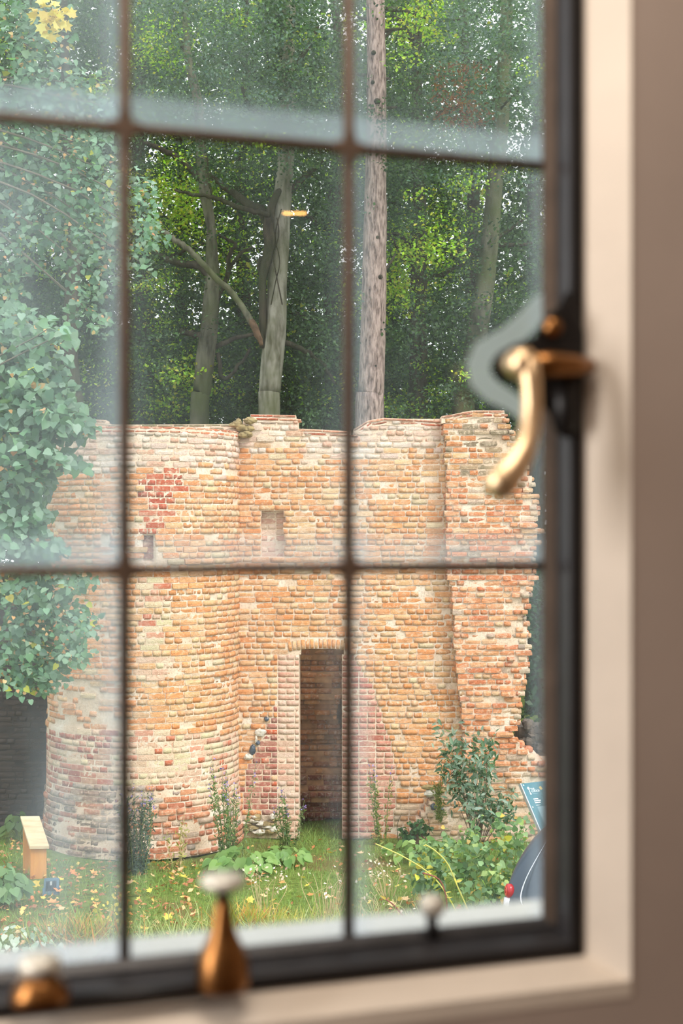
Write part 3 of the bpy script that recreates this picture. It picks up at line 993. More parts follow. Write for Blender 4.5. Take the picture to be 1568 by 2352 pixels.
# room shell
wallm = MB()
R_S0, R_S1, R_N1, R_Z0, R_Z1 = -1.8, 1.5, 3.6, -1.55, 1.15
s0, s1, z0, z1 = -.4865 - .026, .1705 + .026, -.311 - .026, .63 + .026
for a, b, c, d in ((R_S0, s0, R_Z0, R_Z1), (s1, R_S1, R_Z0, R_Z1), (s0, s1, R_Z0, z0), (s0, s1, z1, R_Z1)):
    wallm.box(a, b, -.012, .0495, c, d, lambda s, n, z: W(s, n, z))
o = wallm.build('wall_front', M_PLASTER); tag(o, 'plastered room wall around the window, shade put into its brown tone', kind='structure')
def room_box(name, label, mat, *a):
    o = MB().box(*a, lambda s, n, z: W(s, n, z)).build(name, mat); tag(o, label, kind='structure')
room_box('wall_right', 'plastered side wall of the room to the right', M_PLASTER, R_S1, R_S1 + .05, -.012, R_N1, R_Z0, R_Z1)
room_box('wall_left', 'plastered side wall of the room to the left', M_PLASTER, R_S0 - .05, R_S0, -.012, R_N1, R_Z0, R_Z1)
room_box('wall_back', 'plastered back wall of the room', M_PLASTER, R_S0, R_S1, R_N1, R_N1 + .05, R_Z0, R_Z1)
room_box('ceiling', 'plain pale ceiling of the room', M_STONE, R_S0 - .05, R_S1 + .05, -.012, R_N1 + .05, R_Z1, R_Z1 + .05)
room_box('floor', 'dark boarded floor of the room', M_FLOORW, R_S0 - .05, R_S1 + .05, -.012, R_N1 + .05, R_Z0 - .05, R_Z0)

# warm ceiling lamp whose reflection shows in the glass
vimg = at(676, 490, 3.6)
dist = (vimg - W0).dot(WN)
lamp_pos = vimg - WN * (2 * dist)
lamp = empty('pendant_lamp', lamp_pos); tag(lamp, 'small round warm pendant lamp mirrored in the window glass', 'lamp')
M_METAL = plain('lamp_metal', (60, 52, 46), .5, .6, .1, 30, 0)
m, nt, N, L = new_mat('warm_bulb')
e = N.new('ShaderNodeEmission'); e.inputs[0].default_value = (1.0, .50, .13, 1); e.inputs[1].default_value = 26
N.remove(N['Principled BSDF']); L.new(e.outputs[0], N['Material Output'].inputs['Surface']); M_BULB = m
_x = Vector((1, 0, 0)); bd = (_x - WN * (2 * _x.dot(WN))).normalized()
MB().tube([bd * t for t in (-.031, -.029, -.024, .024, .029, .031)], [.001, .0042, .0056, .0056, .0042, .001], 14).build('bulb', M_BULB, lamp, True)
MB().tube([bd * -.036 + Vector((0, 0, .004)), bd * -.036 + Vector((0, 0, .03)), Vector((0, 0, .05)), bd * .036 + Vector((0, 0, .03)), bd * .036 + Vector((0, 0, .004))], .003, 8).build('lamp_holder', M_METAL, lamp, True)
ch = W(0, 0, R_Z1).z - lamp_pos.z
MB().tube([(0, 0, .055), (0, 0, ch)], .003, 8).build('cord', M_METAL, lamp)

# fastener on the right stile
hd = empty('casement_fastener', parent=win)
def PN(pts, n): return [at_n(a, b, n) for a, b in pts]
def plate(name, poly, n0, n1, mat, parent, bevel=.001):
    mb = MB(); k = len(poly)
    vs = PN(poly, n0) + PN(poly, n1)
    fs = [tuple(range(k)), tuple(range(2 * k - 1, k - 1, -1))] + [(i, i + k, (i + 1) % k + k, (i + 1) % k) for i in range(k)]
    return mb.add(vs, fs).build(name, mat, parent, False, bevel)
bp = plate('backplate', [(1300, 668), (1284, 700), (1256, 722), (1240, 748), (1224, 776), (1180, 790), (1142, 812), (1128, 842), (1140, 870), (1172, 884), (1204, 892), (1228, 922), (1262, 950), (1272, 990), (1298, 1008), (1322, 990), (1340, 940), (1342, 760), (1322, 716)], .022, .030, M_BLACKIRON, hd)  # left lobe is the bracket's shadow, shaped in black iron
bp['label'] = 'dark scalloped backplate, bracket shadow built in as its left lobe'
o = MB().tube([at_n(1268, 752, .030), at_n(1264, 752, .036)], [.008, .0055], 16).build('screw_head', M_BRONZE, hd, True)
lv = [(1196, 836, .046), (1212, 838, .052), (1220, 880, .054), (1222, 930, .055), (1217, 985, .056), (1203, 1032, .058), (1178, 1076, .060), (1150, 1108, .061), (1130, 1132, .061)]
o = MB().tube([at_n(*q) for q in lv], [.0080, .0090, .0074, .0070, .0072, .0084, .0106, .0124, .0086], 16).build('lever', M_BRASS, hd, True)
o['label'] = 'curved brass lever with flared tip'
MB().tube([at_n(1166, 838, .034), at_n(1186, 836, .044), at_n(1210, 834, .054), at_n(1222, 834, .058)], [.006, .0105, .0112, .006], 18).build('boss', M_BRASS, hd, True)
MB().tube([at_n(1218, 836, .046), at_n(1260, 838, .042), at_n(1310, 840, .036), at_n(1352, 842, .032)], [.0085, .0118, .0108, .0075], 16, 0, .8).build('tongue', M_BRONZE, hd, True)
MB().tube([at_n(1296, 870, .028), at_n(1296, 990, .028)], [.010, .008], 12).build('catch_plate', M_BLACKIRON, hd, True)
# bright arc of light around the fastener, painted as a white film
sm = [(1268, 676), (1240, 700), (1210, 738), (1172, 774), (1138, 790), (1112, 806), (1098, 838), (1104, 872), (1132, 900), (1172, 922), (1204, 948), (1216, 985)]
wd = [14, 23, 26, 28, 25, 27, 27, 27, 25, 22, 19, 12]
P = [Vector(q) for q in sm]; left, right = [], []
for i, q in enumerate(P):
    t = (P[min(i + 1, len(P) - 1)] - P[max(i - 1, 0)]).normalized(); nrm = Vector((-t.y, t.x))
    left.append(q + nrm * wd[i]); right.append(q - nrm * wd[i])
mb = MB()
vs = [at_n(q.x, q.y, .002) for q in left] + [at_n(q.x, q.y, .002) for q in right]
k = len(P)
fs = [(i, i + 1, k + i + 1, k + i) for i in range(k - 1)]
o = mb.add(vs, fs).build('light_arc', M_LIGHT_ARC, win); o['label'] = 'whitish curved arc of light painted on the glass'

# stay: turned brass knob, pivot and pin along the bottom rail
def knob(name, px, py, n, prof, label=None):
    k = empty(name, at_n(px, py, n), win)
    if label: k['label'] = label
    for nm, pr, mat in prof:
        MB().lathe(pr, 28).build(nm, mat, k, True)
    return k
M_DISC = plain('white_lit_metal', (226, 222, 208), .4, .3, .08, 30, .05)  # white light on the tops of the fittings put into their colour
knob('stay_knob', 512, 2268, .040, [
    ('bell', [(.0165, 0), (.0176, .005), (.0172, .015), (.0150, .024), (.0108, .031), (.0078, .039), (.0062, .050), (.0050, .058)], M_BRONZE),
    ('neck', [(.0042, .0575), (.0040, .066)], M_BLACKIRON),
    ('disc_top', [(.0125, .0655), (.0148, .068), (.0148, .071), (.0120, .0735)], M_DISC)], 'turned bronze knob with pale disc top')
knob('stay_pivot', 92, 2296, .040, [
    ('base', [(.0190, 0), (.0185, .006), (.012, .014), (.009, .018)], M_BRONZE),
    ('cap', [(.013, .0175), (.0135, .024), (.009, .028)], M_DISC)])
knob('stay_pin', 992, 2150, .006, [
    ('stem', [(.0050, 0), (.0042, .006), (.0040, .016)], M_BLACKIRON),
    ('head', [(.0072, .0155), (.0095, .020), (.0095, .025), (.0065, .029)], M_DISC)])
bar = MB().tube([at_n(140, 2292, .036), at_n(330, 2278, .036), at_n(500, 2262, .036)], .0052, 10, 0, .6).build('stay_bar', M_BLACKIRON, win, True)

# ================================================================== TREES
def px_pts(pts, Y):
    """outline of a trunk: (column, row, radius in pixels[, extra distance])"""
    P, R = [], []
    for q in pts:
        y = Y + (q[3] if len(q) > 3 else 0)
        P.append(at(q[0], q[1], y)); R.append(q[2] / F * y)
    return P, R
def smooth_path(P, R, n=4, wob=.0):
    P2, R2 = [], []
    m = len(P)
    for i in range(m - 1):
        p0, p1, p2, p3 = P[max(i - 1, 0)], P[i], P[i + 1], P[min(i + 2, m - 1)]
        for k in range(n):
            t = k / n
            q = 0.5 * ((2 * p1) + (p2 - p0) * t + (2 * p0 - 5 * p1 + 4 * p2 - p3) * t * t + (3 * p1 - p0 - 3 * p2 + p3) * t ** 3)
            if wob: q = q + Vector(rng.normal(size=3) * wob)
            P2.append(q); R2.append(R[i] + (R[i + 1] - R[i]) * t)
    P2.append(P[-1]); R2.append(R[-1])
    return P2, R2
def limb(name, pts, Y, mat, parent, k=12, jit=.05, wob=.0, to_ground=False, label=None):
    P, R = px_pts(pts, Y)
    if to_ground:
        b = P[0]; P.insert(0, Vector((b.x + (b.x - P[1].x) * .2, b.y, -.1))); R.insert(0, R[0] * 1.35)
    P, R = smooth_path(P, R, 5, wob)
    o = MB().tube(P, R, k, jit).build(name, mat, parent, True)
    if label: o['label'] = label
    return o
def foliage(parent, V, Fc, C, mat, name='foliage'):
    o = link(name, np_mesh(name, V, Fc, C), mat, parent); o['kind'] = 'stuff'; return o

class Tree: pass
trees = []
def tree(label, x_px, Y, category='tree', name='tree'):
    t = empty(name); tag(t, label, category)
    t_ = Tree(); t_.o = t; t_.px = x_px; t_.Y = Y; t_.clusters = []
    trees.append(t_)
    return t_

YP = 23.0
pine = tree('tall straight pine with scaly grey-pink bark behind the wall', 865, YP, name='pine_tree')
limb('trunk', [(848, 990, 33), (852, 900, 30), (856, 780, 29), (859, 640, 28), (861, 520, 26.5), (863, 400, 24.5), (864, 280, 23), (864, 150, 22), (862, 0, 21), (860, -160, 18), (858, -420, 12)], YP, M_PINE, pine.o, 20, .07, 0, True)
for pts in ([(868, 22, 7), (910, 22, 6), (960, 34, 5), (1010, 48, 4), (1060, 44, 2)], [(870, 74, 6), (905, 68, 4), (930, 66, 2)], [(868, 100, 5), (880, 88, 4), (905, 66, 2)],
            [(862, 52, 5), (846, 46, 4), (820, 38, 3)], [(862, 180, 5), (830, 172, 4), (790, 168, 2)], [(884, 620, 3), (898, 600, 3), (908, 582, 2)],
            [(870, 250, 5), (895, 248, 4), (912, 246, 2)], [(866, 185, 5), (884, 180, 4), (896, 182, 2)]):
    limb('branch', pts, YP, M_DARKBARK, pine.o, 7, .1)
mbk = MB()
for px, py, r in ((866, 232, 7), (858, 120, 5), (872, 636, 6), (862, 840, 5), (846, 908, 5), (866, 545, 5), (856, 188, 4)):
    P0 = at(px, py, YP - .17)
    mbk.tube([P0 + Vector((0, .06, 0)), P0, P0 + Vector((0, -.03, -.01))], [r * 1.4 / 142, r / 142, r * .5 / 142], 8)
mbk.build('knots', M_DARKBARK, pine.o)['kind'] = 'stuff'

YB1 = 24.0
b1 = tree('grey beech with forked ivy-wrapped trunk left of the pine', 630, YB1, name='beech_tree')
limb('trunk', [(618, 985, 25), (619, 900, 25), (626, 820, 26), (634, 740, 24), (636, 660, 22), (640, 570, 24), (645, 500, 22), (652, 420, 20), (658, 340, 19), (662, 240, 18), (660, 120, 17), (664, 0, 15), (668, -200, 10)], YB1, M_BEECHG, b1.o, 16, .03, 0, True)
limb('stem', [(604, 800, 9, -.05), (603, 700, 9, -.1), (603, 640, 9, -.15), (612, 600, 12, -.2), (620, 560, 14, -.25), (616, 520, 13, -.25), (622, 480, 10, -.2), (636, 445, 8, -.15), (656, 432, 6, 0)], YB1, M_DARKBARK, b1.o, 10, .12, .0, False, 'twisting ivy stem')
for pts in ([(625, 540, 14), (606, 490, 12), (575, 472, 10), (548, 452, 9), (520, 432, 7), (480, 400, 5)],
            [(618, 494, 7, -.3), (575, 484, 6, -.5), (530, 470, 6, -.6), (490, 452, 5, -.7), (440, 446, 4, -.8), (400, 436, 2, -.9)],
            [(660, 445, 8), (690, 415, 7), (720, 390, 6), (742, 368, 4)],
            [(486, 450, 3, -.7), (480, 410, 3, -.7), (474, 360, 2, -.7)],
            [(606, 632, 9), (596, 610, 8), (606, 596, 8), (622, 590, 8)],
            [(634, 780, 7, .1), (690, 800, 6, .4), (735, 830, 4, .8), (770, 880, 3, 1)],
            [(640, 300, 8), (600, 262, 7), (575, 250, 6), (556, 200, 4)], [(664, 170, 7), (700, 120, 5), (730, 60, 4)]):
    limb('branch', pts, YB1, M_DARKBARK, b1.o, 8, .1, .01)
limb('dead_branch', [(578, 742, 7.5, -.4), (548, 692, 7, -.45), (520, 660, 7, -.5), (486, 628, 7, -.55), (452, 590, 7, -.6), (420, 562, 6.5, -.65), (390, 542, 6, -.7), (360, 520, 4, -.7)], YB1, M_BEECH, b1.o, 9, .10, .010, False, 'snapped branch hanging against trunk')
limb('splintered_end', [(600, 792, 4, -.35), (592, 768, 8, -.4), (576, 738, 8, -.4), (568, 724, 6, -.41)], YB1, M_DEAD, b1.o, 9, .25, .004, False, 'orange-brown splintered wood')
for k_, pts in enumerate(([(648, 700, 1.6, -.22), (636, 640, 1.6, -.26), (628, 590, 1.5, -.30), (640, 540, 1.5, -.26), (636, 500, 1.2, -.24)], [(622, 700, 1.4, -.2), (632, 650, 1.4, -.26), (642, 600, 1.4, -.24), (632, 540, 1.3, -.28), (646, 480, 1.2, -.2)])):
    limb('ivy_vine', pts, YB1, M_DARKBARK, b1.o, 5, .1)

YB2 = 25.5
b2 = tree('slimmer greenish beech with knotted trunk left of the forked beech', 470, YB2, name='beech_tree')
limb('trunk', [(458, 985, 22), (464, 900, 21), (472, 820, 22), (480, 760, 20), (484, 700, 19), (488, 640, 17), (486, 580, 14), (484, 520, 11), (470, 440, 13), (462, 360, 12), (455, 240, 11), (430, 120, 9), (425, -50, 6)], YB2, M_BEECH, b2.o, 14, .04, 0, True)
for pts in ([(486, 640, 10), (460, 612, 9), (420, 606, 8), (396, 600, 8), (372, 588, 6), (350, 578, 4)], [(478, 782, 8), (455, 770, 8), (430, 764, 7), (412, 760, 6)],
            [(496, 690, 7), (520, 640, 6), (528, 580, 5), (540, 560, 4), (500, 540, 3)], [(520, 640, 5), (545, 590, 4), (580, 566, 3)],
            [(480, 800, 6), (510, 790, 6), (545, 776, 5), (590, 768, 4)], [(500, 810, 5), (512, 870, 5), (540, 850, 4), (575, 800, 3)],
            [(470, 430, 8), (420, 370, 7), (375, 346, 6), (330, 325, 5)], [(428, 120, 8), (410, 90, 6), (390, 70, 4)]):
    limb('branch', pts, YB2, M_DARKBARK, b2.o, 8, .1, .01)

YT4 = 26.0
t4 = tree('ivy-clad grey trunk at the right beside the casement fastener', 1130, YT4, name='beech_tree')
limb('trunk', [(1062, 985, 26, 1), (1078, 880, 26, .6), (1100, 740, 24), (1114, 650, 22), (1124, 560, 21), (1132, 470, 19), (1140, 380, 19), (1150, 290, 18), (1156, 190, 17), (1162, 60, 15), (1168, -150, 10)], YT4, M_BEECH, t4.o, 14, .05, 0, True)
for pts in ([(1120, 580, 6), (1090, 572, 5), (1050, 575, 3)], [(1130, 340, 7), (1100, 282, 6), (1076, 295, 4)], [(1146, 565, 6), (1180, 562, 5), (1225, 560, 3)],
            [(1150, 250, 3, -1), (1190, 210, 3, -1.2), (1240, 185, 2.5, -1.4)], [(1100, 245, 3, -1), (1140, 225, 3, -1), (1190, 200, 2.5, -1)],
            [(1060, 300, 3, -1), (1075, 345, 2, -1), (1065, 380, 2, -1)], [(1124, 560, 5), (1165, 530, 4), (1200, 505, 3)], [(1080, 220, 6), (1110, 210, 5), (1060, 222, 3)]):
    limb('branch', pts, YT4, M_DARKBARK, t4.o, 7, .1, .01)
YL1 = 21.0
l1 = tree('dark shaded trunk behind the hanging lime leaves left of the tower', 160, YL1, name='lime_tree')
limb('trunk', [(172, 1010, 22), (166, 900, 20), (160, 800, 19), (164, 700, 17), (168, 600, 16), (160, 400, 13), (150, 150, 10), (145, -100, 7)], YL1, M_DARKBARK, l1.o, 12, .06, 0, True)
far_spec = [(-420, 31, 'dim tree beyond the window edge on the left'), (1650, 31, 'dim tree beyond the window edge on the right'), (330, 29.5, 'thin dark trunk in shade beyond the slimmer beech'), (760, 30, 'leafy oak between the forked beech and pine'), (960, 27.5, 'bright green sapling crown right of the pine'),
            (1075, 33, 'pale-leaved tree far behind the fastener'), (560, 34, 'tall dim tree deep in the wood behind both beeches'), (240, 33, 'dim tree deep in the wood behind the left leads'),
            (900, 36, 'dim tree deep in the wood behind the pine'), (1230, 31, 'thin-crowned tree at the sky gap by the frame'), (410, 37, 'yellow-green tree left of both beeches, backlight painted into its leaves'), (60, 30, 'dark tree at the far left behind lime leaves')]
for px, Y, lb in far_spec:
    t = tree(lb, px, Y)
    s_ = F / Y
    base = HY + CAM_Z * s_
    limb('trunk', [(px, 960, .20 * s_), (px + rng.normal() * 6, 700, .17 * s_), (px + rng.normal() * 10, 420, .14 * s_), (px + rng.normal() * 14, 150, .10 * s_), (px + rng.normal() * 16, -150, .05 * s_)], Y, M_DARKBARK, t.o, 9, .06, .02, True)
    for i in range(5):
        y0 = 100 + rng.random() * 750; d = random.choice([-1, 1])
        l_ = 60 + rng.random() * 120
        limb('branch', [(px, y0, .06 * s_), (px + d * l_ * .5, y0 - 25 - rng.random() * 30, .045 * s_), (px + d * l_, y0 - 40 - rng.random() * 60, .02 * s_)], Y, M_DARKBARK, t.o, 6, .1, .03)

# leaf sprays of the wood: clusters thinned where the photograph shows sky
GAPS = [(1205, 270, 24, 34), (1190, 325, 30, 16), (1225, 350, 26, 18), (1165, 205, 22, 14), (1185, 235, 30, 20), (325, 355, 26, 22), (355, 362, 22, 16), (1205, 990, 45, 40), (1190, 1020, 40, 40), (745, 40, 30, 30), (770, 85, 20, 26), (1100, 110, 40, 22),
        (1128, 40, 25, 30), (1072, 118, 25, 14), (395, 905, 12, 26), (460, 700, 8, 25), (960, 200, 22, 14), (945, 195, 14, 22), (815, 25, 14, 30), (1045, 930, 14, 14), (790, 260, 12, 12), (1165, 450, 30, 18), (1100, 930, 30, 26), (985, 790, 20, 20)]
def gap(px, py):
    g = 0.0
    for a, b, rx, ry in GAPS:
        d = ((px - a) / rx) ** 2 + ((py - b) / ry) ** 2
        g = max(g, math.exp(-d * .8))
    return g
SUN_GLOW = [(400, 470, 90, 90), (330, 470, 60, 80), (240, 190, 50, 60), (350, 650, 40, 60), (360, 110, 30, 60), (960, 60, 60, 60), (880, 640, 40, 60), (930, 610, 60, 80), (960, 900, 50, 50), (420, 900, 50, 60), (1060, 440, 50, 60), (1000, 560, 60, 50), (520, 600, 60, 60), (1080, 900, 20, 20)]  # where sunlight glowing through the wood is painted as yellow-green leaves
GREENS = [(50, 72, 52), (60, 84, 58), (74, 100, 66), (44, 64, 50), (84, 108, 74)]
YELLOWS = [(156, 190, 56), (132, 172, 58), (174, 200, 64), (116, 156, 58), (180, 178, 72)]
GREYS = [(84, 108, 96), (72, 96, 86), (100, 124, 110)]
near_T, mid_T = [], []
ncl = 0
def add_cluster(px, py, Y, r, n, size, cols, w=None, flat=.45):
    t = min(trees, key=lambda q: abs(q.px - px) / 60 + abs(q.Y - Y) / 2.5)
    c = at(px, py, Y)
    P = in_ball(n, c, (r, r, r * flat), .5)
    R = frames(n, (0, -.25, 1), 1.1, (0, -.2, -1), .8)
    S = size * (.7 + rng.random(n) * .6)
    t.clusters.append(scatter(T_FOLD, P, R, S, pick(cols, n, w)))
def leafcols(px, py):
    l = max([math.exp(-(((px - a) / rx) ** 2 + ((py - b) / ry) ** 2)) for a, b, rx, ry in SUN_GLOW])
    if px > 1000 and py < 330 and rng.random() < .75: return GREYS
    if rng.random() < .80 * l + .05: return YELLOWS
    if (px > 1000 and py < 420) and rng.random() < .5 or (py < 330 and 300 < px < 760 and rng.random() < .7): return GREYS
    return GREENS
for i in range(2700):
    Y = 24.5 + rng.random() ** .8 * 7
    px, py = rng.uniform(-60, 1290), rng.uniform(-60, 985)
    g = gap(px, py)
    if rng.random() < g * 1.25: continue
    if px > 1120 and py < 420 and rng.random() < .22: continue
    # keep the lower trunks in view
    if Y < 26.5 and 420 < px < 690 and py > 430 and rng.random() < .85: continue
    if Y < 26.5 and 1080 < px < 1160 and 380 < py < 660 and rng.random() < .8: continue
    add_cluster(px, py, Y, .42 + rng.random() * .3, 72, .070, leafcols(px, py))
for i in range(620):                                     # in front of the trunks higher up
    Y = 21.8 + rng.random() * 2.4
    px, py = rng.uniform(300, 1270), rng.uniform(-60, 420) if rng.random() < .75 else rng.uniform(420, 980)
    if rng.random() < gap(px, py) * 1.3: continue
    if abs(px - 862) < 50 and not (480 < py or 250 < py < 300) and rng.random() < .93: continue
    if py > 420 and (abs(px - 625) < 70 or abs(px - 470) < 60 or (380 < px < 600 and py < 800) or abs(px - 858) < 52): continue
    if abs(px - 1140) < 30 and py > 380: continue
    add_cluster(px, py, Y, .30 + rng.random() * .25, 58, .062, leafcols(px, py))
for i in range(2300):                                    # deep wood, large dim masses
    Y = 33 + rng.random() * 9
    px, py = rng.uniform(-80, 1300), rng.uniform(-80, 990)
    if rng.random() < gap(px, py) * 1.15: continue
    if px > 1120 and py < 420 and rng.random() < .35: continue
    add_cluster(px, py, Y, .8 + rng.random() * .5, 48, .17, leafcols(px, py))
for i in range(1000):                                     # understorey between the trunks
    Y = 27 + rng.random() * 13
    px, py = rng.uniform(-60, 1290), rng.uniform(760, 1010)
    if rng.random() < gap(px, py) * 1.2: continue
    add_cluster(px, py, Y, .7 + rng.random() * .4, 52, .11, leafcols(px, py))
for i in range(70):                                      # sprays over the forked beech's upper trunk
    add_cluster(rng.uniform(600, 720), rng.uniform(-40, 330), 22.6 + rng.random(), .30, 40, .075, GREYS if rng.random() < .6 else GREENS)
for i in range(60):                                      # copper sprays at upper right
    add_cluster(rng.uniform(1000, 1110), rng.uniform(150, 300), 24.5 + rng.random(), .22, 18, .07, [(120, 72, 52), (140, 96, 64)])
for i in range(1500):                                    # the wood goes on beyond both sides of the window
    Y = 26 + rng.random() * 14
    px = rng.uniform(-1000, -70) if i % 2 else rng.uniform(1290, 2300)
    add_cluster(px, rng.uniform(-60, 1010), Y, .8 + rng.random() * .5, 44, .17, leafcols(px, 500))
for t in trees:
    if t.clusters:
        foliage(t.o, *merge(t.clusters), M_WOODLEAF)

# hedge and far woodland that close the view to the sides and right of the ruin
def hedge(name, label, x0, x1, y0, y1, z1, n, size, cols, dark_n=0):
    h = empty(name); tag(h, label, 'hedge')
    P = np.stack([rng.uniform(x0, x1, n), rng.uniform(y0, y1, n), rng.random(n) ** .8 * z1], 1)
    R = frames(n, (0, -.6, .8), 1.0)
    foliage(h, *scatter(T_FOLD, P, R, size * (.7 + rng.random(n) * .6), pick(cols, n)), M_WOODLEAF)
    mb = MB()
    for i in range(14):
        x = x0 + (x1 - x0) * (i + .5) / 14
        y = (y0 + y1) / 2
        mb.tube([(x, y, -.05), (x + rng.normal() * .1, y, z1 * .5), (x + rng.normal() * .2, y, z1 * .85)], [.05, .035, .012], 6)
    mb.build('stems', M_DARKBARK, h)['kind'] = 'stuff'
hedge('hedge', 'dark clipped hedge right of the broken wall end', 2.6, 8.0, 21.5, 23.0, 3.4, 9000, .11, [(58, 84, 62), (70, 98, 72), (50, 74, 56)])
hedge('hedge', 'dense far hedge closing the wood behind the ruin', -16, 16, 44, 46.5, 7.0, 16000, .34, [(60, 84, 52), (76, 100, 60), (92, 116, 66)])

# ------------------------------------------------------------------ lime tree on the left, near the window
lime = empty('lime_tree'); tag(lime, 'leafy lime tree with large heart-shaped leaves hanging in from the left', 'tree')
M_TW = plain('twig_bark', (112, 104, 88), .9, 0, .2, 20, .2)
YM = 14.6
blobs = [  # column, row, radii, distance, leaves, leaf size
    (-160, 1000, 150, 260, 15.2, 420, .10), (-330, 900, 150, 300, 15.6, 380, .10), (-180, 1400, 140, 160, 15.2, 300, .09), (-330, 1350, 130, 180, 15.6, 240, .09),
    (20, 770, 85, 90, 14.8, 300, .100), (70, 830, 90, 80, 14.6, 330, .100), (95, 900, 85, 70, 14.4, 300, .100), (60, 960, 110, 80, 14.3, 380, .100), (150, 965, 62, 48, 14.2, 170, .098),
    (195, 985, 24, 20, 14.1, 26, .10), (60, 1040, 90, 70, 14.3, 320, .098), (140, 1055, 48, 26, 14.2, 80, .098), (180, 1072, 22, 14, 14.1, 16, .10), (45, 1120, 70, 60, 14.4, 240, .095), (95, 1105, 24, 18, 14.2, 24, .10),
    (40, 1190, 70, 60, 14.4, 240, .092), (95, 1180, 30, 22, 14.2, 34, .092), (60, 1250, 90, 45, 14.3, 240, .085), (120, 1262, 34, 20, 14.2, 50, .08),
    (70, 1340, 120, 55, 14.4, 360, .072), (180, 1335, 40, 24, 14.3, 60, .072), (90, 1410, 120, 70, 14.4, 430, .070), (185, 1440, 45, 45, 14.3, 130, .068), (60, 1490, 100, 70, 14.4, 360, .068), (170, 1500, 50, 34, 14.3, 110, .066),
    (110, 1550, 55, 45, 14.4, 150, .066), (30, 1560, 60, 30, 14.4, 90, .066), (75, 1585, 30, 20, 14.4, 40, .064),
    (140, 768, 34, 22, 14.2, 26, .105), (110, 755, 30, 22, 14.3, 22, .10),
]
hang = [
    (-140, 300, 150, 320, 17.8, 800, .09), (-340, 250, 170, 340, 18.2, 700, .10), (-560, 200, 200, 380, 18.4, 700, .11), (-200, -150, 260, 200, 18.0, 500, .10),
    (60, 60, 120, 110, 17.5, 420, .085), (60, 190, 130, 110, 17.4, 480, .085), (170, 190, 70, 60, 17.3, 160, .08), (90, 320, 140, 90, 17.4, 520, .08), (200, 330, 90, 60, 17.2, 240, .078), (80, 430, 130, 90, 17.4, 520, .08),
    (210, 420, 90, 80, 17.2, 320, .078), (110, 540, 130, 90, 17.4, 500, .08), (235, 520, 80, 90, 17.2, 330, .075), (330, 470, 45, 70, 17.0, 130, .07), (345, 540, 45, 45, 16.9, 110, .07), (320, 600, 34, 50, 16.9, 70, .066),
    (220, 630, 70, 60, 17.1, 180, .075), (190, 700, 60, 50, 17.1, 110, .078), (235, 740, 36, 40, 17.1, 60, .075), (20, 620, 50, 70, 17.4, 140, .08), (25, 690, 40, 40, 17.3, 70, .08), (300, 420, 40, 40, 17.0, 60, .07), (250, 250, 40, 40, 17.1, 60, .07),
]
LIMEG = [(108, 142, 116), (94, 128, 104), (124, 156, 132), (80, 112, 92), (138, 166, 146), (102, 142, 106)]
LP, LR, LS, LC = [], [], [], []
mb = MB()
root1, root2 = Vector((-6.6, 14.9, 3.2)), Vector((-7.2, 17.6, 8.0))
for lst, root in ((blobs, root1), (hang, root2)):
    for px, py, rx, ry, Y, n, sz in lst:
        if Y > 16: n = int(n * .72)
        s_ = F / Y
        c = np.array(at(px, py, Y))
        P = in_ball(n, c, (rx / s_, .35 + .3 * rng.random(), ry / s_), .5)
        LP.append(P); LR.append(frames(n, (.15, -.85, .8), 1.7, (.25, -.3, -1), 1.0)); LS.append(sz * (.7 + rng.random(n) * .55))
        cc = pick(LIMEG, n, None, .12)
        k = rng.random(n)
        tan = pick([(206, 158, 116), (190, 140, 96), (212, 176, 132)], n); yel = pick([(212, 198, 84), (190, 186, 80)], n)
        thr = .05 if Y < 15 and py < 1250 else .10
        cc[k < thr] = tan[k < thr]; LS[-1][k < thr] *= .6
        cc[(k > .985)] = yel[k > .985]
        LC.append(cc)
        c = Vector(c)
        mid = root.lerp(c, .55) + Vector((0, 0, .35 if Y < 15 else .8))
        Pp, Rr = smooth_path([root, mid, c], [.035, .018, .005], 6, .015)
        mb.tube(Pp, Rr, 5)
mb.build('branches', M_TW, lime, True)['kind'] = 'stuff'
LP, LR, LS, LC = np.vstack(LP), np.vstack(LR), np.concatenate(LS), np.vstack(LC)
pj = np.stack([CX + F * LP[:, 0] / LP[:, 1], HY - F * (LP[:, 2] - CAM_Z) / LP[:, 1]], 1)
cand = np.where((pj[:, 0] > 4) & (pj[:, 0] < 268) & (pj[:, 1] > 640) & (pj[:, 1] < 1280))[0]
first = cand[np.argsort(LP[cand, 1] - LS[cand] * 6)][:300]
mask = np.ones(len(LP), bool); mask[first] = False
leaf_me = leaf_objects(lime, T_HEART, LP[first], LR[first], LS[first], LC[first], M_LEAF_O)
foliage(lime, *scatter(T_HEART, LP[mask], LR[mask], LS[mask], LC[mask]), M_LEAF)
limb('trunk', [(-560, 1950, 60), (-540, 1500, 50), (-520, 1000, 44), (-500, 500, 34), (-480, 100, 26)], 16.0, M_DARKBARK, lime, 12, .05, 0, True)
# yellow maple spray at the top left
mp = empty('maple_branch'); tag(mp, 'spray of yellow maple leaves at the top left among green leaves', 'tree')
n = 60
P = in_ball(n, np.array(at(118, 40, 16.8)), (.26, .2, .24), .6)
leaf_objects(mp, T_LOBED, P, frames(n, (0, -1, .5), 1.5, (0, 0, -1), 1.5), .12 * (.7 + rng.random(n) * .5), pick([(226, 200, 96), (214, 186, 90), (232, 214, 120)], n, None, .08), M_LEAF_O)
MB().tube([at(-40, -120, 17), at(60, -30, 16.9), at(118, 40, 16.8)], [.03, .015, .006], 6).build('branch', M_TW, mp, True)

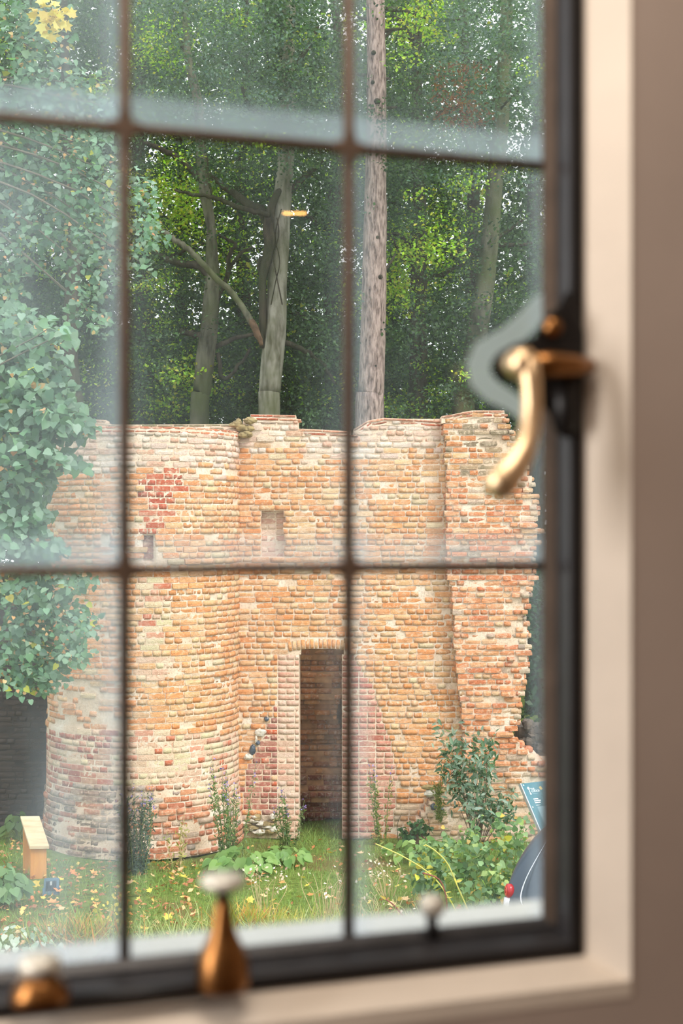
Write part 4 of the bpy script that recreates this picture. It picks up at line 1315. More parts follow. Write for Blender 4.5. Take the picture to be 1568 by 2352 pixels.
# ================================================================== PLANTS ON THE LAWN
GR = [(122, 156, 82), (138, 172, 94), (154, 184, 104), (110, 142, 76), (164, 182, 112)]
def blades(n, x, y, h, cols, lean=.35, w=1.0):
    P = np.stack([x, y, np.full(n, -.01)], 1)
    up = unit(np.stack([rng.normal(size=n) * lean, rng.normal(size=n) * lean, np.ones(n)], 1))
    a = rng.random(n) * 2 * np.pi
    xx = unit(np.cross(up, np.stack([np.cos(a), np.sin(a), np.zeros(n)], 1)))
    nn = np.cross(xx, up)
    R = np.stack([xx * w, up, nn], 1)
    return scatter(T_BLADE, P, R, h, pick(cols, n, None, .14))
n = 52000
y = 12.6 + rng.random(n) ** .9 * 7.0
x = (rng.random(n) - .5) * 2 * (.26 * y) 
keep = ~((y > 17.3) & (x < -1.2) & (x > -3.95))
bare = (np.sin(x * 1.7 + 1) + np.sin(y * 2.3 + x) + rng.normal(size=n) * .5) > 1.15
keep &= ~bare | (rng.random(n) < .3)
keep &= (y < np.where(x > .7, YE - .12, YG - .1)) | ((x > door_x0 + .05) & (x < door_x1 - .05))
x, y = x[keep], y[keep]; n = len(x)
grass = link('grass', np_mesh('grass', *blades(n, x, y, .05 + rng.random(n) * .06, GR)), M_LEAF)
tag(grass, 'short green mown grass of the lawn', 'grass', kind='stuff')

# leaf litter too thick to count, and single fallen leaves on the open lawn
n = 1900
yy = 13.2 + rng.random(n) * 5.2; xx = np.where(rng.random(n) < .80, rng.uniform(-4.4, -1.5, n), rng.uniform(-1.8, 2.2, n))
k_ = ~((yy > 17.25) & (xx < -1.25) & (xx > -3.95)); xx, yy = xx[k_], yy[k_]; n = len(xx)
P = np.stack([xx, yy, .02 + rng.random(n) * .025], 1)
DRYC = [(214, 152, 104), (226, 178, 132), (188, 122, 84), (232, 196, 112), (206, 134, 86), (170, 112, 82)]
_k = P[:, 1] < np.where(P[:, 0] > 1.2, YE - .15, YG - .15); P = P[_k]; n = len(P)
lit = link('leaf_litter', np_mesh('leaf_litter', *scatter(T_FOLD, P, frames(n, (0, 0, 1), 2.2, (0, 0, 0), 0), .035 + rng.random(n) * .05, pick(DRYC, n))), M_DRY)
tag(lit, 'brown and orange leaf litter scattered over the lawn', 'leaf litter', kind='stuff')
me = np_mesh('fallen_leaf', *T_LOBED); me.materials.append(M_DRY_O)
for i in range(90):
    for _ in range(30):
        px, py = rng.uniform(5, 1000), rng.uniform(1945, 2150)
        if (rng.random() < .4) and px > 480: continue
        if 265 < px < 300 or (440 < px < 560 and py > 1970): continue
        break
    g = ground(px, py)
    if TC.x - 1.35 < g.x < TC.x + 1.35 and g.y > 17.1: continue
    r = frames(1, (0, 0, 1), 3.0, (0, 0, 0), 0)[0]
    o = bpy.data.objects.new('fallen_leaf', me); COL.objects.link(o)
    s = .06 + rng.random() * .05
    o.matrix_world = Matrix.Translation((g.x, g.y, .05)) @ (Matrix(((r[0][0], r[1][0], r[2][0]), (r[0][1], r[1][1], r[2][1]), (r[0][2], r[1][2], r[2][2]))) * s).to_4x4()
    kc, cc = random.choice([('orange', (226, 150, 92)), ('yellow', (238, 210, 104)), ('pale tan', (236, 198, 152)), ('orange', (232, 172, 108)), ('yellow', (232, 206, 92))])
    o.color = (*pick([cc], 1, None, .08)[0], 1)
    where = 'left of the left-hand lead bar' if px < 280 else ('between the two lead bars' if px < 800 else 'right of the middle lead bar')
    tag(o, f'{kc} fallen autumn leaf on the lawn {where}', 'leaf', f'{kc} fallen leaves {where}')

M_STEM = plain('green_stem', (116, 132, 78), .8, 0, .2, 20, .1)
M_STRAW = plain('dry_straw', (206, 184, 140), .9, 0, .2, 20, .1)
M_REDSTEM = plain('reddish_stem', (150, 84, 74), .8, 0, .2, 20, .1)
def stem_bundle(base, specs, mat, parent, name='stem'):
    for pts, r in specs:
        P, R = smooth_path([Vector(p) for p in pts], [r * (1 - .7 * i / (len(pts) - 1)) for i in range(len(pts))], 4)
        MB().tube(P, R, 5).build(name, mat, parent, True)
def spike_plant(label, px, py_base, py_top, Y, ns, spread, flowers=True, cols=((110, 136, 80), (128, 150, 94), (90, 118, 76)), nl=60, stem=M_STEM, ll=.045, name='toadflax_plant', cat='plant', group=None, tipcol=None):
    """tall thin flowering spikes standing up from one root"""
    b = at(px, py_base, Y); b.z = 0.0 if b.z < .3 else b.z
    h = at(px, py_top, Y).z - b.z
    e = empty(name); tag(e, label, cat, group)
    LP_, LD, FP = [], [], []
    specs = []
    for i in range(ns):
        dx = (rng.random() - .5) * 2 * spread
        hh = h * (.62 + .38 * rng.random()) if i else h
        tip = Vector((b.x + dx * 1.3, b.y + rng.normal() * spread * .4, b.z + hh))
        root = Vector((b.x + dx * .45, b.y + rng.normal() * .03, b.z - .03))
        mid = root.lerp(tip, .5) + Vector((rng.normal() * .02, 0, 0))
        specs.append(([root, mid, tip], .006))
        for k in range(int(nl * 1.8)):
            t = rng.random() ** 1.2 * .86
            q = root.lerp(tip, t)
            LP_.append(q)
        for k in range(10):
            FP.append(root.lerp(tip, .80 + .2 * rng.random()) + Vector(rng.normal(size=3) * .012))
    stem_bundle(b, specs, stem, e)
    n = len(LP_)
    P = np.array([tuple(v) for v in LP_]) + rng.normal(size=(len(LP_), 3)) * np.array([.018, .018, .01])
    R = frames(n, (0, -.5, .6), 1.0, (0, -.1, .8), 1.0)
    foliage(e, *scatter(T_LANCE, P, R, ll * (.6 + rng.random(n) * .8), pick(cols, n)), M_LEAF)
    if flowers:
        n = len(FP); P = np.array([tuple(v) for v in FP])
        o = link('flowers', np_mesh('flowers', *scatter(T_FOLD, P, frames(n), .022 + rng.random(n) * .014, pick(tipcol or [(150, 128, 206), (132, 106, 190), (176, 156, 220)], n))), M_LEAF, e); o['kind'] = 'stuff'
    return e
spike_plant('tall purple toadflax spikes against the tower foot near the purple repair', 535, 1950, 1735, 17.2, 11, .24, nl=70)
spike_plant('purple toadflax spikes at the left door jamb', 662, 1938, 1805, 17.9, 7, .16, nl=60)
spike_plant('dark bluish toadflax clump beside the left lead at the tower foot', 318, 1985, 1795, 16.7, 14, .20, cols=((84, 108, 92), (98, 120, 104), (72, 96, 84)), nl=80)
spike_plant('slender green spike plant in front of the right pink repair', 878, 1905, 1752, 18.1, 5, .14, nl=60, cols=((120, 140, 70), (104, 128, 66), (150, 150, 80)))
spike_plant('thin yellowing stalks at the middle of the tower foot', 408, 1960, 1855, 17.0, 5, .10, False, cols=((170, 164, 96), (150, 150, 90)), nl=18, stem=M_STRAW, ll=.05, name='dry_stalks')
spike_plant('thin straggling weed against the broken wall left of the grey shrub', 1012, 1880, 1745, 18.0, 4, .08, False, cols=((140, 150, 96), (120, 136, 90)), nl=40, ll=.05, name='weed')

def oval_leaf():
    return T_HEART
def rosette(label, px, py, Y, n, r, size, cols, name='leafy_plant', hgt=.25, up=.8):
    """broad leaves, each an object of its own"""
    e = empty(name); tag(e, label, 'plant')
    c = at(px, py, Y)
    P, R, S = [], [], []
    for i in range(n):
        a = rng.random() * 2 * math.pi; q = rng.random() ** .6
        P.append((c.x + math.cos(a) * r * q, c.y + math.sin(a) * r * .7 * q, .05 + hgt * (1 - q * .6) * (.5 + .7 * rng.random())))
        nr = unit(np.array([math.cos(a) * .5, math.sin(a) * .5 - .45, up]) + rng.normal(size=3) * .22)
        tp = np.array([math.cos(a), math.sin(a) * .8 - .25, -.15]); tp = unit(tp - nr * tp.dot(nr))
        R.append(np.stack([np.cross(tp, nr), tp, nr])); S.append(size * (.65 + rng.random() * .6))
    leaf_objects(e, T_HEART, np.array(P), np.array(R), np.array(S), pick(cols, n, None, .08), M_LEAF_O)
    specs = [([(c.x, c.y, -.02), (c.x + (p[0] - c.x) * .5, c.y + (p[1] - c.y) * .5, p[2] * .7), p], .006) for p in P[:14]]
    stem_bundle(c, specs, M_STEM, e)
    return e
FRESH = [(128, 164, 88), (116, 152, 82), (142, 176, 100), (108, 144, 80)]
rosette('bright green broad-leaved plant at the tower foot below the toadflax', 556, 1968, 16.85, 60, .40, .13, FRESH, 'leafy_plant', .20)
rosette('broad-leaved green plant left of the door sill', 655, 1955, 17.2, 40, .30, .12, FRESH, 'leafy_plant', .16)
rosette('broad-leaved green plant on the bed below the ivy stump', 968, 1915, 17.4, 56, .42, .125, FRESH, 'leafy_plant', .20)
rosette('dense green leafy bush left of the floodlight', 10, 2072, 15.3, 150, .27, .105, [(118, 150, 104), (132, 164, 116), (104, 138, 94)], 'leafy_bush', .36, .55)
rosette('low silver-leaved plant at the bottom left of the lawn', 40, 2165, 13.7, 90, .55, .055, [(176, 194, 176), (196, 208, 194), (150, 176, 150)], 'leafy_plant', .16)
rosette('small dark leafy weed behind the wooden lectern', 40, 1900, 18.6, 24, .22, .12, [(84, 112, 60), (98, 124, 66)], 'leafy_plant', .25)

# grey-green shrub against the broken wall
sh = empty('buddleia_shrub'); tag(sh, 'straggling grey-green shrub growing against the broken wall', 'shrub')
SHC = [(104, 132, 110), (88, 118, 94), (128, 152, 132), (150, 168, 154), (78, 108, 82)]
root = at(1098, 1900, 17.7); root.z = 0
tips = [(1030, 1690), (1005, 1672), (1060, 1700), (1085, 1690), (1110, 1680), (1130, 1690), (1045, 1720), (1080, 1735), (1118, 1720), (1020, 1745), (1060, 1770), (1100, 1765), (1010, 1760), (1040, 1800), (1085, 1800), (1115, 1790), (1100, 1830), (1075, 1850), (1130, 1840), (1165, 1850), (1150, 1815), (1185, 1815), (1120, 1860), (1180, 1862), (1095, 1865), (1062, 1680), (1128, 1705), (1050, 1745), (1090, 1715)]
P_, T_, S_ = [], [], []
for i, (px, py) in enumerate(tips):
    tp = at(px, py, 17.65 + rng.normal() * .12)
    mid = root.lerp(tp, .5) + Vector((rng.normal() * .06, 0, .1))
    stem_bundle(root, [([root, mid, tp], .006)], M_DEAD, sh)
    for k in range(30):
        q = mid.lerp(tp, .2 + .85 * rng.random()) + Vector(rng.normal(size=3) * np.array([.055, .05, .045]))
        P_.append(q)
n = len(P_); P_ = np.array([tuple(v) for v in P_]); R_ = frames(n, (0, -.8, .7), 1.2, (0, -.2, -.5), .7); S_ = .095 * (.7 + rng.random(n) * .6); C_ = pick(SHC, n, None, .12)
sel = np.argsort(-S_)[:280]; rest = np.setdiff1d(np.arange(n), sel)
leaf_objects(sh, T_LANCE, P_[sel], R_[sel], S_[sel] * 1.15, C_[sel], M_LEAF_O)
foliage(sh, *scatter(T_LANCE, P_[rest], R_[rest], S_[rest], C_[rest]), M_LEAF)
# ivy on a little stump
iv = empty('ivy_stump'); tag(iv, 'small grey stump with dark ivy at the wall foot right of the pink repair', 'stump')
c = at(955, 1882, 17.9); c.z = 0
MB().tube([c, c + Vector((.02, 0, .16)), c + Vector((-.01, 0, .33))], [.10, .085, .05], 9, .2).build('stump', M_DEAD, iv)
n = 130
P = in_ball(n, np.array(c) + (0, -.06, .26), (.22, .10, .16), .5)
foliage(iv, *scatter(T_HEART, P, frames(n, (0, -1, .5), 1.2), .05 * (.7 + rng.random(n) * .6), pick([(66, 98, 60), (52, 82, 52), (84, 116, 70)], n)), M_LEAF)
for dx in (-.20, .14):
    spike = [c + Vector((dx, -.03, 0)), c + Vector((dx * 1.2, -.03, .3)), c + Vector((dx * .9, -.03, .48))]
    stem_bundle(c, [(spike, .006)], M_DARKBARK, iv)

# tall leafy weeds on the right of the lawn
WEED = [(136, 168, 118), (122, 156, 106), (150, 180, 128), (164, 184, 116), (108, 142, 98)]
def weed(label, px, py_base, py_top, Y, ns, spread, cols=WEED, size=.075, nl=26):
    b = ground(px, py_base) if Y is None else at(px, py_base, Y); b.z = 0
    h = at(px, py_top, b.y).z
    e = empty('tall_weed'); tag(e, label, 'plant')
    P, C = [], []
    for i in range(ns):
        dx = (rng.random() - .5) * 2 * spread
        tip = Vector((b.x + dx, b.y + rng.normal() * spread * .4, h * (.6 + .4 * rng.random())))
        rt = Vector((b.x + dx * .5, b.y + rng.normal() * .05, -.02))
        stem_bundle(b, [([rt, rt.lerp(tip, .5) + Vector((rng.normal() * .04, 0, .03)), tip], .006)], M_STEM, e)
        for k in range(nl):
            P.append(rt.lerp(tip, .25 + .78 * rng.random()) + Vector(rng.normal(size=3) * .05))
    n = len(P); P = np.array([tuple(v) for v in P])
    C = pick(cols, n, None, .10); y_ = rng.random(n) < .07; C[y_] = pick([(214, 196, 84), (226, 190, 110)], int(y_.sum()))
    R = frames(n, (0, -.5, .9), 1.1, (0, -.3, -.8), .9); S = size * (.6 + rng.random(n) * .7)
    big = np.argsort(-S)[:80]; rest = np.setdiff1d(np.arange(n), big)
    leaf_objects(e, T_HEART, P[big], R[big], S[big] * .9, C[big], M_LEAF_O)
    if len(rest): foliage(e, *scatter(T_HEART, P[rest], R[rest], S[rest] * .9, C[rest]), M_LEAF)
weed('leafy green weed below the grey shrub', 1050, 1985, 1885, None, 6, .20)
weed('leafy green weed with yellowing leaves at the middle of the right bed', 1075, 2045, 1925, None, 8, .30)
weed('green weed leaning beside the car tail', 1140, 2060, 1910, None, 8, .28)
weed('lowest leafy weed in front of the car', 1110, 2120, 1985, None, 9, .26)
weed('green weed at the left of the right-hand bed', 985, 2010, 1930, None, 6, .22)
weed('pale weed under the teal sign', 1172, 1985, 1870, None, 6, .22)
weed('low weed with dark leaves right of the middle lead', 1005, 2090, 1995, None, 6, .22, [(84, 116, 84), (96, 128, 92), (110, 140, 98)])
def bramble(label, pts, Y0, mat):
    e = empty('bramble_stem'); tag(e, label, 'stem')
    P = [at(px, py, Y0) for px, py in pts]
    for q in P: q.z = max(q.z, .02)
    Pp, Rr = smooth_path(P, [.007] * len(P), 5)
    MB().tube(Pp, Rr, 6).build('stem', mat, e, True)
    n = 9
    L_ = np.array([tuple(Pp[int(i)]) for i in rng.uniform(3, len(Pp) - 1, n)])
    foliage(e, *scatter(T_LANCE, L_, frames(n, (0, -.5, .8), 1.1), .07 + rng.random(n) * .03, pick([(206, 190, 84), (150, 164, 84)], n)), M_LEAF)
M_YSTEM = plain('yellow_stem', (206, 200, 104), .7, 0, .15, 20, .1)
bramble('yellow arching bramble stem across the right bed, upper of two', [(1090, 2125), (1052, 2040), (1028, 1985), (1000, 1955), (976, 1940)], 14.2, M_YSTEM)
bramble('yellow arching bramble stem crossing the lawn, lower of two', [(1062, 2125), (1030, 2062), (990, 2010), (930, 1970), (862, 1938)], 14.4, M_YSTEM)
bramble('reddish bramble stem right of the stay pin', [(1026, 2110), (1024, 2060), (1008, 2020), (970, 2005)], 14.3, M_REDSTEM)
bramble('reddish bramble stem left of the stay pin', [(930, 2110), (905, 2080), (885, 2065)], 14.4, M_REDSTEM)
# dry seed heads and straw
def dry_clump(label, px, py_base, py_top, ns, spread, heads, name='dry_stalks'):
    b = ground(px, py_base); h = at(px, py_top, b.y).z
    e = empty(name); tag(e, label, 'plant')
    P = []
    for i in range(ns):
        dx = (rng.random() - .5) * 2 * spread
        tip = Vector((b.x + dx, b.y + rng.normal() * spread * .4, h * (.5 + .5 * rng.random())))
        rt = Vector((b.x + dx * .35, b.y + rng.normal() * .04, -.02))
        bend = Vector((rng.normal() * .05, 0, h * .1))
        stem_bundle(b, [([rt, rt.lerp(tip, .6) + bend, tip], .0045)], M_STRAW, e)
        for k in range(heads): P.append(tip + Vector(rng.normal(size=3) * np.array([.05, .03, .06])))
    if heads:
        n = len(P); P = np.array([tuple(v) for v in P])
        o = link('seed_heads', np_mesh('seed_heads', *scatter(T_FOLD, P, frames(n), .03 + rng.random(n) * .02, pick([(232, 222, 206), (214, 196, 172), (190, 164, 140)], n))), M_DRY, e); o['kind'] = 'stuff'
dry_clump('white dry seed heads on thin stalks right of the stay knob', 605, 2100, 1985, 12, .22, 6)
dry_clump('tall straw-coloured grass left of the middle lead', 752, 2120, 1990, 26, .26, 1)
dry_clump('brown seed heads right of the middle lead', 895, 2060, 1975, 14, .26, 6)
dry_clump('pale dry stalks low on the right near the stay pin', 880, 2135, 2050, 16, .30, 1)
def tuft(label, px, py, n, spread, hgt, cols):
    g = ground(px, py)
    x = g.x + rng.normal(size=n) * spread; y = g.y + rng.normal(size=n) * spread * .7
    o = link('grass_tuft', np_mesh('grass_tuft', *blades(n, x, y, hgt * (.6 + rng.random(n) * .6), cols, .55)), M_LEAF)
    tag(o, label, 'grass', kind='stuff')
tuft('lime and orange grass tuft right of the stay knob', 560, 2150, 420, .16, .34, [(186, 178, 80), (206, 160, 84), (150, 168, 78)])
tuft('yellow-green grass tuft between knob and middle lead', 680, 2155, 420, .22, .30, [(176, 182, 96), (200, 190, 110), (150, 166, 90)])
tuft('yellow and rust grass tuft left of the stay knob', 180, 2170, 420, .22, .32, [(180, 176, 84), (206, 150, 84), (140, 160, 76)])
tuft('pale grass fringe along the bottom of the window', 430, 2180, 900, .55, .28, [(170, 182, 124), (190, 196, 140), (150, 166, 110)])
tuft('pale grass fringe low beside the middle lead', 860, 2150, 700, .45, .26, [(170, 182, 124), (196, 190, 146), (150, 166, 110)])
yl = empty('yellow_leaf_stalk'); tag(yl, 'thin stalks with small yellow leaves beside the left lead', 'plant')
b = ground(250, 2155)
specs = [([b + Vector((dx * .3, 0, 0)), b + Vector((dx * .7, 0, .25)), b + Vector((dx, 0, .5))], .004) for dx in (-.15, -.05, .06, .12)]
stem_bundle(b, specs, M_STEM, yl)
P = np.array([tuple(Vector(s[0][0]).lerp(Vector(s[0][2]), rng.random()) + Vector(rng.normal(size=3) * .03)) for s in specs for _ in range(14)])
leaf_objects(yl, T_HEART, P, frames(len(P), (0, -.8, .6), 1.2), .028 + rng.random(len(P)) * .016, pick([(226, 206, 92), (206, 196, 96)], len(P)), M_LEAF_O)

# ================================================================== OBJECTS ON THE LAWN
M_OAK = bark_mat('planed_wood', (208, 140, 70), (224, 164, 90), (18, 18, 2.0), .12)
M_OAKTOP = bark_mat('weathered_board', (196, 172, 136), (222, 202, 168), (3, 14, 14), .12)
le = empty('wooden_lectern'); tag(le, 'small wooden lectern stand with a sloping board at the tower foot', 'lectern')
B0 = ground(88, 2018); B0.z = 0
sL = F / B0.y
ax = Vector((1, .06, 0)).normalized()
# front post, rear post, sloping top running from rear (high) to front (low)
wp = 37 / sL; dpt = .035
def lec(mb, u0, u1, v0, v1, z0, z1):
    bk = Vector((-.40, .92, 0)).normalized()
    return mb.box(u0, u1, v0, v1, z0, z1, lambda u, v, z: B0 + ax * u + bk * v + Vector((0, 0, z)))
bk = Vector((-.40, .92, 0)).normalized()
hf = (2018 - 1944) / sL; Lb = .46; hr = hf + .20
lec(MB(), -.09, .095, 0, dpt, -.05, hf).build('post', M_OAK, le, False, .004)
mbp = MB(); lec(mbp, -.09, .095, Lb - dpt, Lb, -.05, hr - .02).build('post', M_OAK, le, False, .004)
def top_pt(u, v, z):
    return B0 + ax * u + bk * v + Vector((0, 0, hf + (hr - hf) * (v / Lb) + z))
o = MB().box(-.11, .115, -.05, Lb + .05, .0, .035, top_pt).build('sloping_board', M_OAKTOP, le, False, .004); o['label'] = 'pale weathered board'

M_GREYP = plain('grey_metal_case', (92, 122, 140), .5, .3, .08, 30, .05)
M_GREYD = plain('dark_fins', (56, 66, 74), .6, .2, .1, 30, .05)
M_LABEL = plain('pale_label', (176, 182, 184), .6, 0, .05, 30, 0)
fl = empty('floodlight'); tag(fl, 'small grey-blue floodlight seen from its finned back on the lawn', 'floodlight')
c = ground(117, 2058); c.z = 0
sf = F / c.y
tilt = math.radians(-14)
def fl_pt(x, y, z):
    return c + Vector((x * math.cos(.15) , x * math.sin(.15) + y * math.cos(tilt) - z * math.sin(tilt), .012 + z * math.cos(tilt) + y * math.sin(tilt)))
wF, hF = 17.5 / sf, 39 / sf
poly = []
for cx_, cz_, a0 in ((wF - .02, .018, -90), (wF - .02, hF - .022, 0), (-wF + .02, hF - .022, 90), (-wF + .02, .018, 180)):
    for da in (0, 30, 60, 90):
        a = math.radians(a0 + da); poly.append((cx_ + .018 * math.cos(a), cz_ + .018 * math.sin(a)))
MB().prism(poly, lambda a, d, b: fl_pt(a, d, b), -.012, .03).build('case', M_GREYP, fl, False, .003)
for i in range(11):
    x = (-.5 + i / 10) * wF * 1.25
    MB().box(x - .0022, x + .0022, -.022, -.011, hF * .22, hF * .80, fl_pt).build('fin', M_GREYD, fl)
MB().box(-.012, .012, -.024, -.021, hF * .55, hF * .78, fl_pt).build('label', M_LABEL, fl)
for sgn in (-1, 1):
    MB().box(sgn * wF - .006, sgn * wF + .006, -.016, .02, -.012, hF * .42, fl_pt).build('bracket_arm', M_GREYD if sgn > 0 else M_GREYP, fl, False, .002)
    MB().tube([fl_pt(sgn * (wF + .002), .004, hF * .36), fl_pt(sgn * (wF + .014), .004, hF * .36)], .008, 10).build('knob', M_GREYP, fl)
for i in range(8):
    x = (-.5 + i / 7) * wF * 1.15
    MB().box(x - .003, x + .003, -.015, -.011, hF * .155, hF * .18, fl_pt).build('drain_slot', M_LABEL, fl)

# teal information board on a sloping frame
M_TEAL = plain('teal_print', (64, 116, 128), .7, 0, .06, 3, 0)
M_ALU = plain('silver_edge', (186, 190, 200), .35, .7, .05, 30, 0)
M_WHITE = plain('white_print', (240, 242, 240), .5, 0, .02, 10, 0)
M_GOLD = plain('gold_print', (198, 178, 112), .5, 0, .05, 10, 0)
M_PANELG = plain('pale_panel_print', (122, 158, 168), .4, 0, .05, 10, 0)
ib = empty('information_board'); tag(ib, 'teal sloping information board with white lettering at the right wall foot', 'sign')
TL = at(1196, 1800, 15.0)
psi = math.radians(30)
iu = Vector((math.cos(psi), math.sin(psi), 0))
fh = Vector((math.sin(psi), -math.cos(psi), 0))
slope = math.radians(52)
iv_ = (fh * math.cos(slope) + Vector((0, 0, -math.sin(slope)))).normalized()
inn = iu.cross(iv_).normalized()
if inn.z < 0: inn = -inn
def ibp(u, d, v): return TL + iu * u + iv_ * v + inn * d
MB().box(0, .92, -.030, .0, 0, .60, ibp).build('panel', M_TEAL, ib)
MB().box(-.012, .0, -.035, .003, -.004, .604, ibp).build('edge_strip', M_ALU, ib)
MB().box(.92, .932, -.035, .003, -.004, .604, ibp).build('edge_strip', M_ALU, ib)
for u, v in ((.022, .022), (.022, .28), (.022, .57), (.90, .022), (.90, .28), (.90, .57)):
    MB().lathe([(.008, 0), (.008, .003), (.004, .005)], 10).build('rivet', M_WHITE, ib).matrix_local = Matrix.Translation(ibp(u, .0, v)) @ inn.to_track_quat('Z', 'Y').to_matrix().to_4x4()
Rb = Matrix((( iu.x, -iv_.x, inn.x), (iu.y, -iv_.y, inn.y), (iu.z, -iv_.z, inn.z))).to_4x4()
def text(s, u, v, size, mat, name='lettering'):
    cu = bpy.data.curves.new(name, 'FONT'); cu.body = s; cu.size = size; cu.extrude = .0004; cu.fill_mode = 'BOTH'
    tmp = bpy.data.objects.new(name, cu); COL.objects.link(tmp)
    bpy.context.view_layer.update()
    me = bpy.data.meshes.new_from_object(tmp.evaluated_get(bpy.context.evaluated_depsgraph_get()))
    bpy.data.objects.remove(tmp)
    o = link(name, me, mat, ib)
    if not me.materials: me.materials.append(mat)
    o.matrix_local = Matrix.Translation(ibp(u, .0012, v)) @ Rb
    return o
text('THE', .088, .085, .030, M_WHITE)
text('LODGE', .088, .112, .034, M_WHITE)
MB().box(.088, .165, .0006, .0012, .125, .131, ibp).build('rule', M_PANELG, ib)
key = MB()
key.prism([(.068 + .014 * math.cos(a), .062 + .016 * math.sin(a)) for a in np.linspace(0, 2 * math.pi, 13)[:-1]], ibp, .0004, .0014)
key.box(.064, .071, .0004, .0014, .075, .130, ibp); key.box(.060, .078, .0004, .0014, .120, .136, ibp)
key.build('logo', M_WHITE, ib)
MB().prism([(.205, .062), (.235, .052), (.245, .088), (.212, .098)], ibp, .0004, .0014).build('logo', M_GOLD, ib)
for r, w_ in enumerate((.06, .085, .07)):
    MB().box(.075, .075 + w_, .0005, .0013, .185 + r * .022, .197 + r * .022, ibp).build('text_line', M_WHITE, ib)
MB().box(.075, .130, .0005, .0013, .262, .266, ibp).build('text_line', M_WHITE, ib)
MB().box(.080, .40, .0004, .0012, .28, .56, ibp).build('picture', M_PANELG, ib)
for u in (.14, .78):
    p = ibp(u, -.04, .32)
    MB().box(p.x - .03, p.x + .03, p.y + .0, p.y + .06, -.05, p.z).build('post', M_ALU, ib)

# dark stone stump and low wall remains beyond the broken end
rs = empty('stone_stump'); tag(rs, 'dark mottled flint remains behind the jagged wall end', 'stone')
M_MOT = plain('mottled_flint', (96, 84, 74), .8, 0, .75, 9, .8)
for i in range(44):
    px = 1190 + rng.random() * 80; py = 1662 + rng.random() * 100 + (0 if px > 1200 else 20)
    stone('flint', at(px, py, 19.6 + rng.normal() * .05), (.06 + rng.random() * .05, .06, .05 + rng.random() * .04), M_MOT, rs, 7)
p0, p1 = at(1192, 1668, 19.65), at(1300, 1668, 19.65)
MB().box(p0.x, p1.x + .4, 19.65, 20.2, -.1, p0.z - .02).build('core', M_MOT, rs)

# ------------------------------------------------------------------ car, tail towards the lawn
car = empty('car'); tag(car, 'dark grey hatchback parked at the right with its tail to the lawn', 'car')
M_CAR = plain('dark_grey_car_paint', (58, 72, 86), .30, .3, .03, 30, 0, .6)
M_CARGLASS = plain('car_glass', (30, 40, 48), .06, 0, .02, 10, 0, .8)
M_CHROME = plain('chrome', (206, 212, 220), .12, 1.0, .02, 10, 0)
M_TAIL = plain('tail_red', (176, 34, 40), .18, 0, .1, 10, 0, .6)
M_TAIL2 = plain('tail_orange_red', (222, 70, 52), .18, 0, .1, 10, 0, .6)
M_CLEAR = plain('tail_white', (206, 206, 212), .2, .2, .1, 60, 0)
M_TYRE = plain('tyre', (34, 34, 36), .8, 0, .1, 30, .1)
fwd = Vector((math.sin(math.radians(38)), math.cos(math.radians(38)), 0)); lft = Vector((-fwd.y, fwd.x, 0))
C0 = Vector((2.12, 11.75, 0))
def cp(x, y, z): return C0 + fwd * x + lft * y + Vector((0, 0, z))
# stations: x, roof/top height, half width at belt, half width at top, belt height
st = [(-.10, .62, .78, .70, .50), (-.10, .68, .85, .75, .58), (-.06, 1.00, .905, .82, .88), (.05, 1.32, .925, .77, .94), (.24, 1.54, .925, .72, .96), (.50, 1.62, .92, .69, .96), (1.0, 1.64, .90, .67, .96), (1.6, 1.60, .88, .65, .95), (2.1, 1.46, .88, .62, .95), (2.55, 1.10, .87, .66, .94), (2.75, .99, .86, .70, .92), (3.2, .90, .82, .66, .84), (3.48, .72, .72, .58, .66), (3.56, .55, .60, .50, .5)]
V, Fq = [], []
for x, zt, hb, ht, zb in st:
    half = [(0, .24), (hb * .86, .24), (hb * .98, .36), (hb, .58 if zb > .6 else zb * .8), (hb * .985, zb), (ht + (hb - ht) * .45, zb + (zt - zb) * .55), (ht, zb + (zt - zb) * .9), (ht * .6, zt * 1.0), (0, zt + .012)]
    full = half + [(-a, b) for a, b in half[-2:0:-1]]
    for a, b in full: V.append(tuple(cp(x, a, b)))
kk = 16
for i in range(len(st) - 1):
    for j in range(kk):
        Fq.append((i * kk + j, i * kk + (j + 1) % kk, (i + 1) * kk + (j + 1) % kk, (i + 1) * kk + j))
mb = MB(); mb.add(V, Fq + [tuple(range(kk))[::-1], tuple((len(st) - 1) * kk + j for j in range(kk))])
body = mb.build('body', M_CAR, car, True)
sb = body.modifiers.new('smooth', 'SUBSURF'); sb.levels = 2; sb.render_levels = 2
def patch(name, pts, mat, off=.012):
    mb = MB(); c0 = [cp(*q) for q in pts]
    n_ = (c0[1] - c0[0]).cross(c0[-1] - c0[0]).normalized()
    if n_.dot(-fwd) < 0 and name != 'side_window': n_ = -n_
    k = len(c0)
    mb.add([q + n_ * off for q in c0] + [q - n_ * .01 for q in c0], [tuple(range(k)), tuple(range(2 * k - 1, k - 1, -1))] + [(i, i + k, (i + 1) % k + k, (i + 1) % k) for i in range(k)])
    return mb.build(name, mat, car, False, .006)
patch('rear_window', [(.12, .50, 1.10), (.06, .52, 1.02), (.06, -.52, 1.02), (.12, -.50, 1.10), (.30, -.46, 1.33), (.30, .46, 1.33)], M_CARGLASS, .02)
seam = [(.40, .50, 1.42), (.30, .555, 1.34), (.20, .60, 1.23), (.09, .655, 1.10), (.035, .69, 1.00), (.0, .69, .93), (-.03, .64, .88), (-.045, .50, .86)]
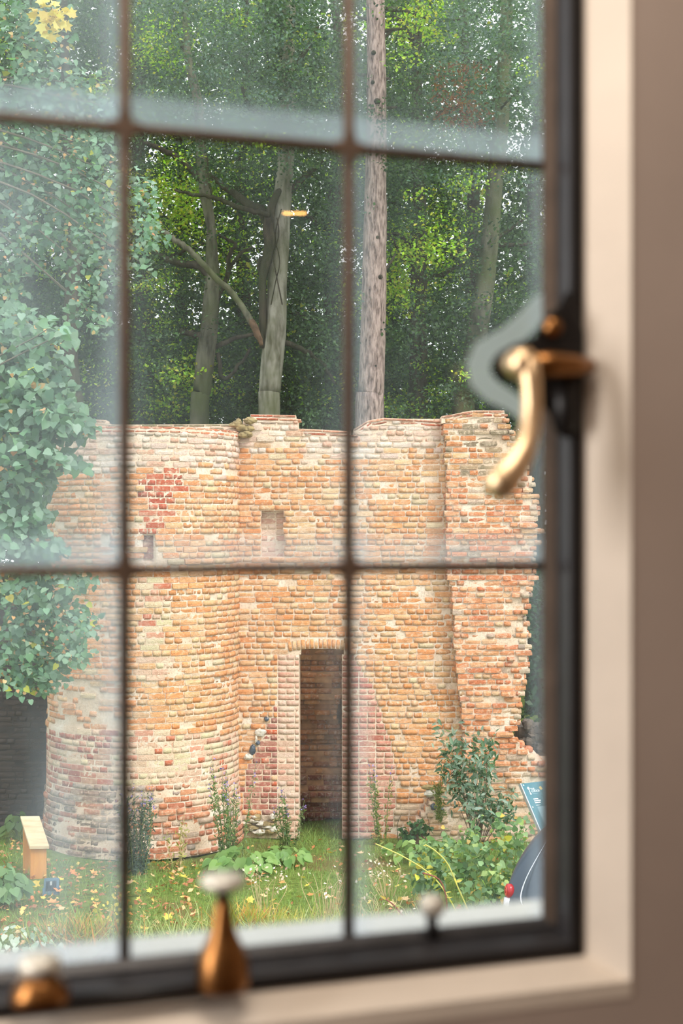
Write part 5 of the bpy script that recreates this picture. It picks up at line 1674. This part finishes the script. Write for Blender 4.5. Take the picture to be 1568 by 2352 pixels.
P, R = smooth_path([cp(q[0], q[1], q[2] + max(0, q[2] - .95) * .35) + (-fwd * .115) + lft * -.02 for q in seam], [.003, .004, .004, .006, .008, .007, .004, .003], 5)
MB().tube(P, R, 8).build('chrome_trim', M_CHROME, car, True)
def disc(name, y, z, r, mat, x=-.02, dz=0):
    nrm = (-fwd + lft * .45).normalized()
    q = Matrix.Translation(cp(x, y, z)) @ nrm.to_track_quat('Z', 'Y').to_matrix().to_4x4()
    o = MB().lathe(r, 22).build(name, mat, car, True); o.matrix_local = q
    return o
def lamps(sg):
    y = .835 * sg
    nrm = (-fwd + lft * .9 * sg).normalized()
    def put(name, prof, z, mat, dx=0):
        o = MB().lathe(prof, 22).build(name, mat, car, True)
        o.matrix_local = Matrix.Translation(cp(-.045 - dx, y, z)) @ nrm.to_track_quat('Z', 'Y').to_matrix().to_4x4() @ Matrix.Diagonal((1, 1.25, 1, 1))
    put('tail_lamp', [(.048, -.04), (.050, .010), (.038, .020)], .955, M_TAIL)
    put('lamp_ring', [(.034, .020), (.034, .026), (.021, .027), (.021, .021)], .955, M_TAIL2)
    put('lamp_core', [(.018, .018), (.015, .028), (.005, .031)], .955, M_TAIL)
    MB().tube([cp(-.05, y, .90), cp(-.055, y, .84), cp(-.055, y, .775)], [.036, .040, .038], 12, 0, .7).build('reversing_lamp', M_CLEAR, car, True)
    put('tail_lamp', [(.046, -.04), (.048, .010), (.03, .020)], .715, M_TAIL)
lamps(1); lamps(-1)
MB().box(-.10, .02, -.70, .70, .34, .58, cp).build('bumper', M_CAR, car, False, .04)
MB().box(-.112, -.10, -.26, .26, .42, .53, cp).build('number_plate', M_CLEAR, car, False, .004)
for x in (.62, 2.85):
    for sg in (-1, 1):
        w_ = empty('wheel', parent=car)
        MB().tube([cp(x, sg * .62, .29), cp(x, sg * .80, .29)], [.29, .29], 24).build('tyre', M_TYRE, w_, False, .02)
        MB().tube([cp(x, sg * .79, .29), cp(x, sg * .815, .29)], [.19, .17], 16).build('rim', M_CHROME, w_, False, .005)
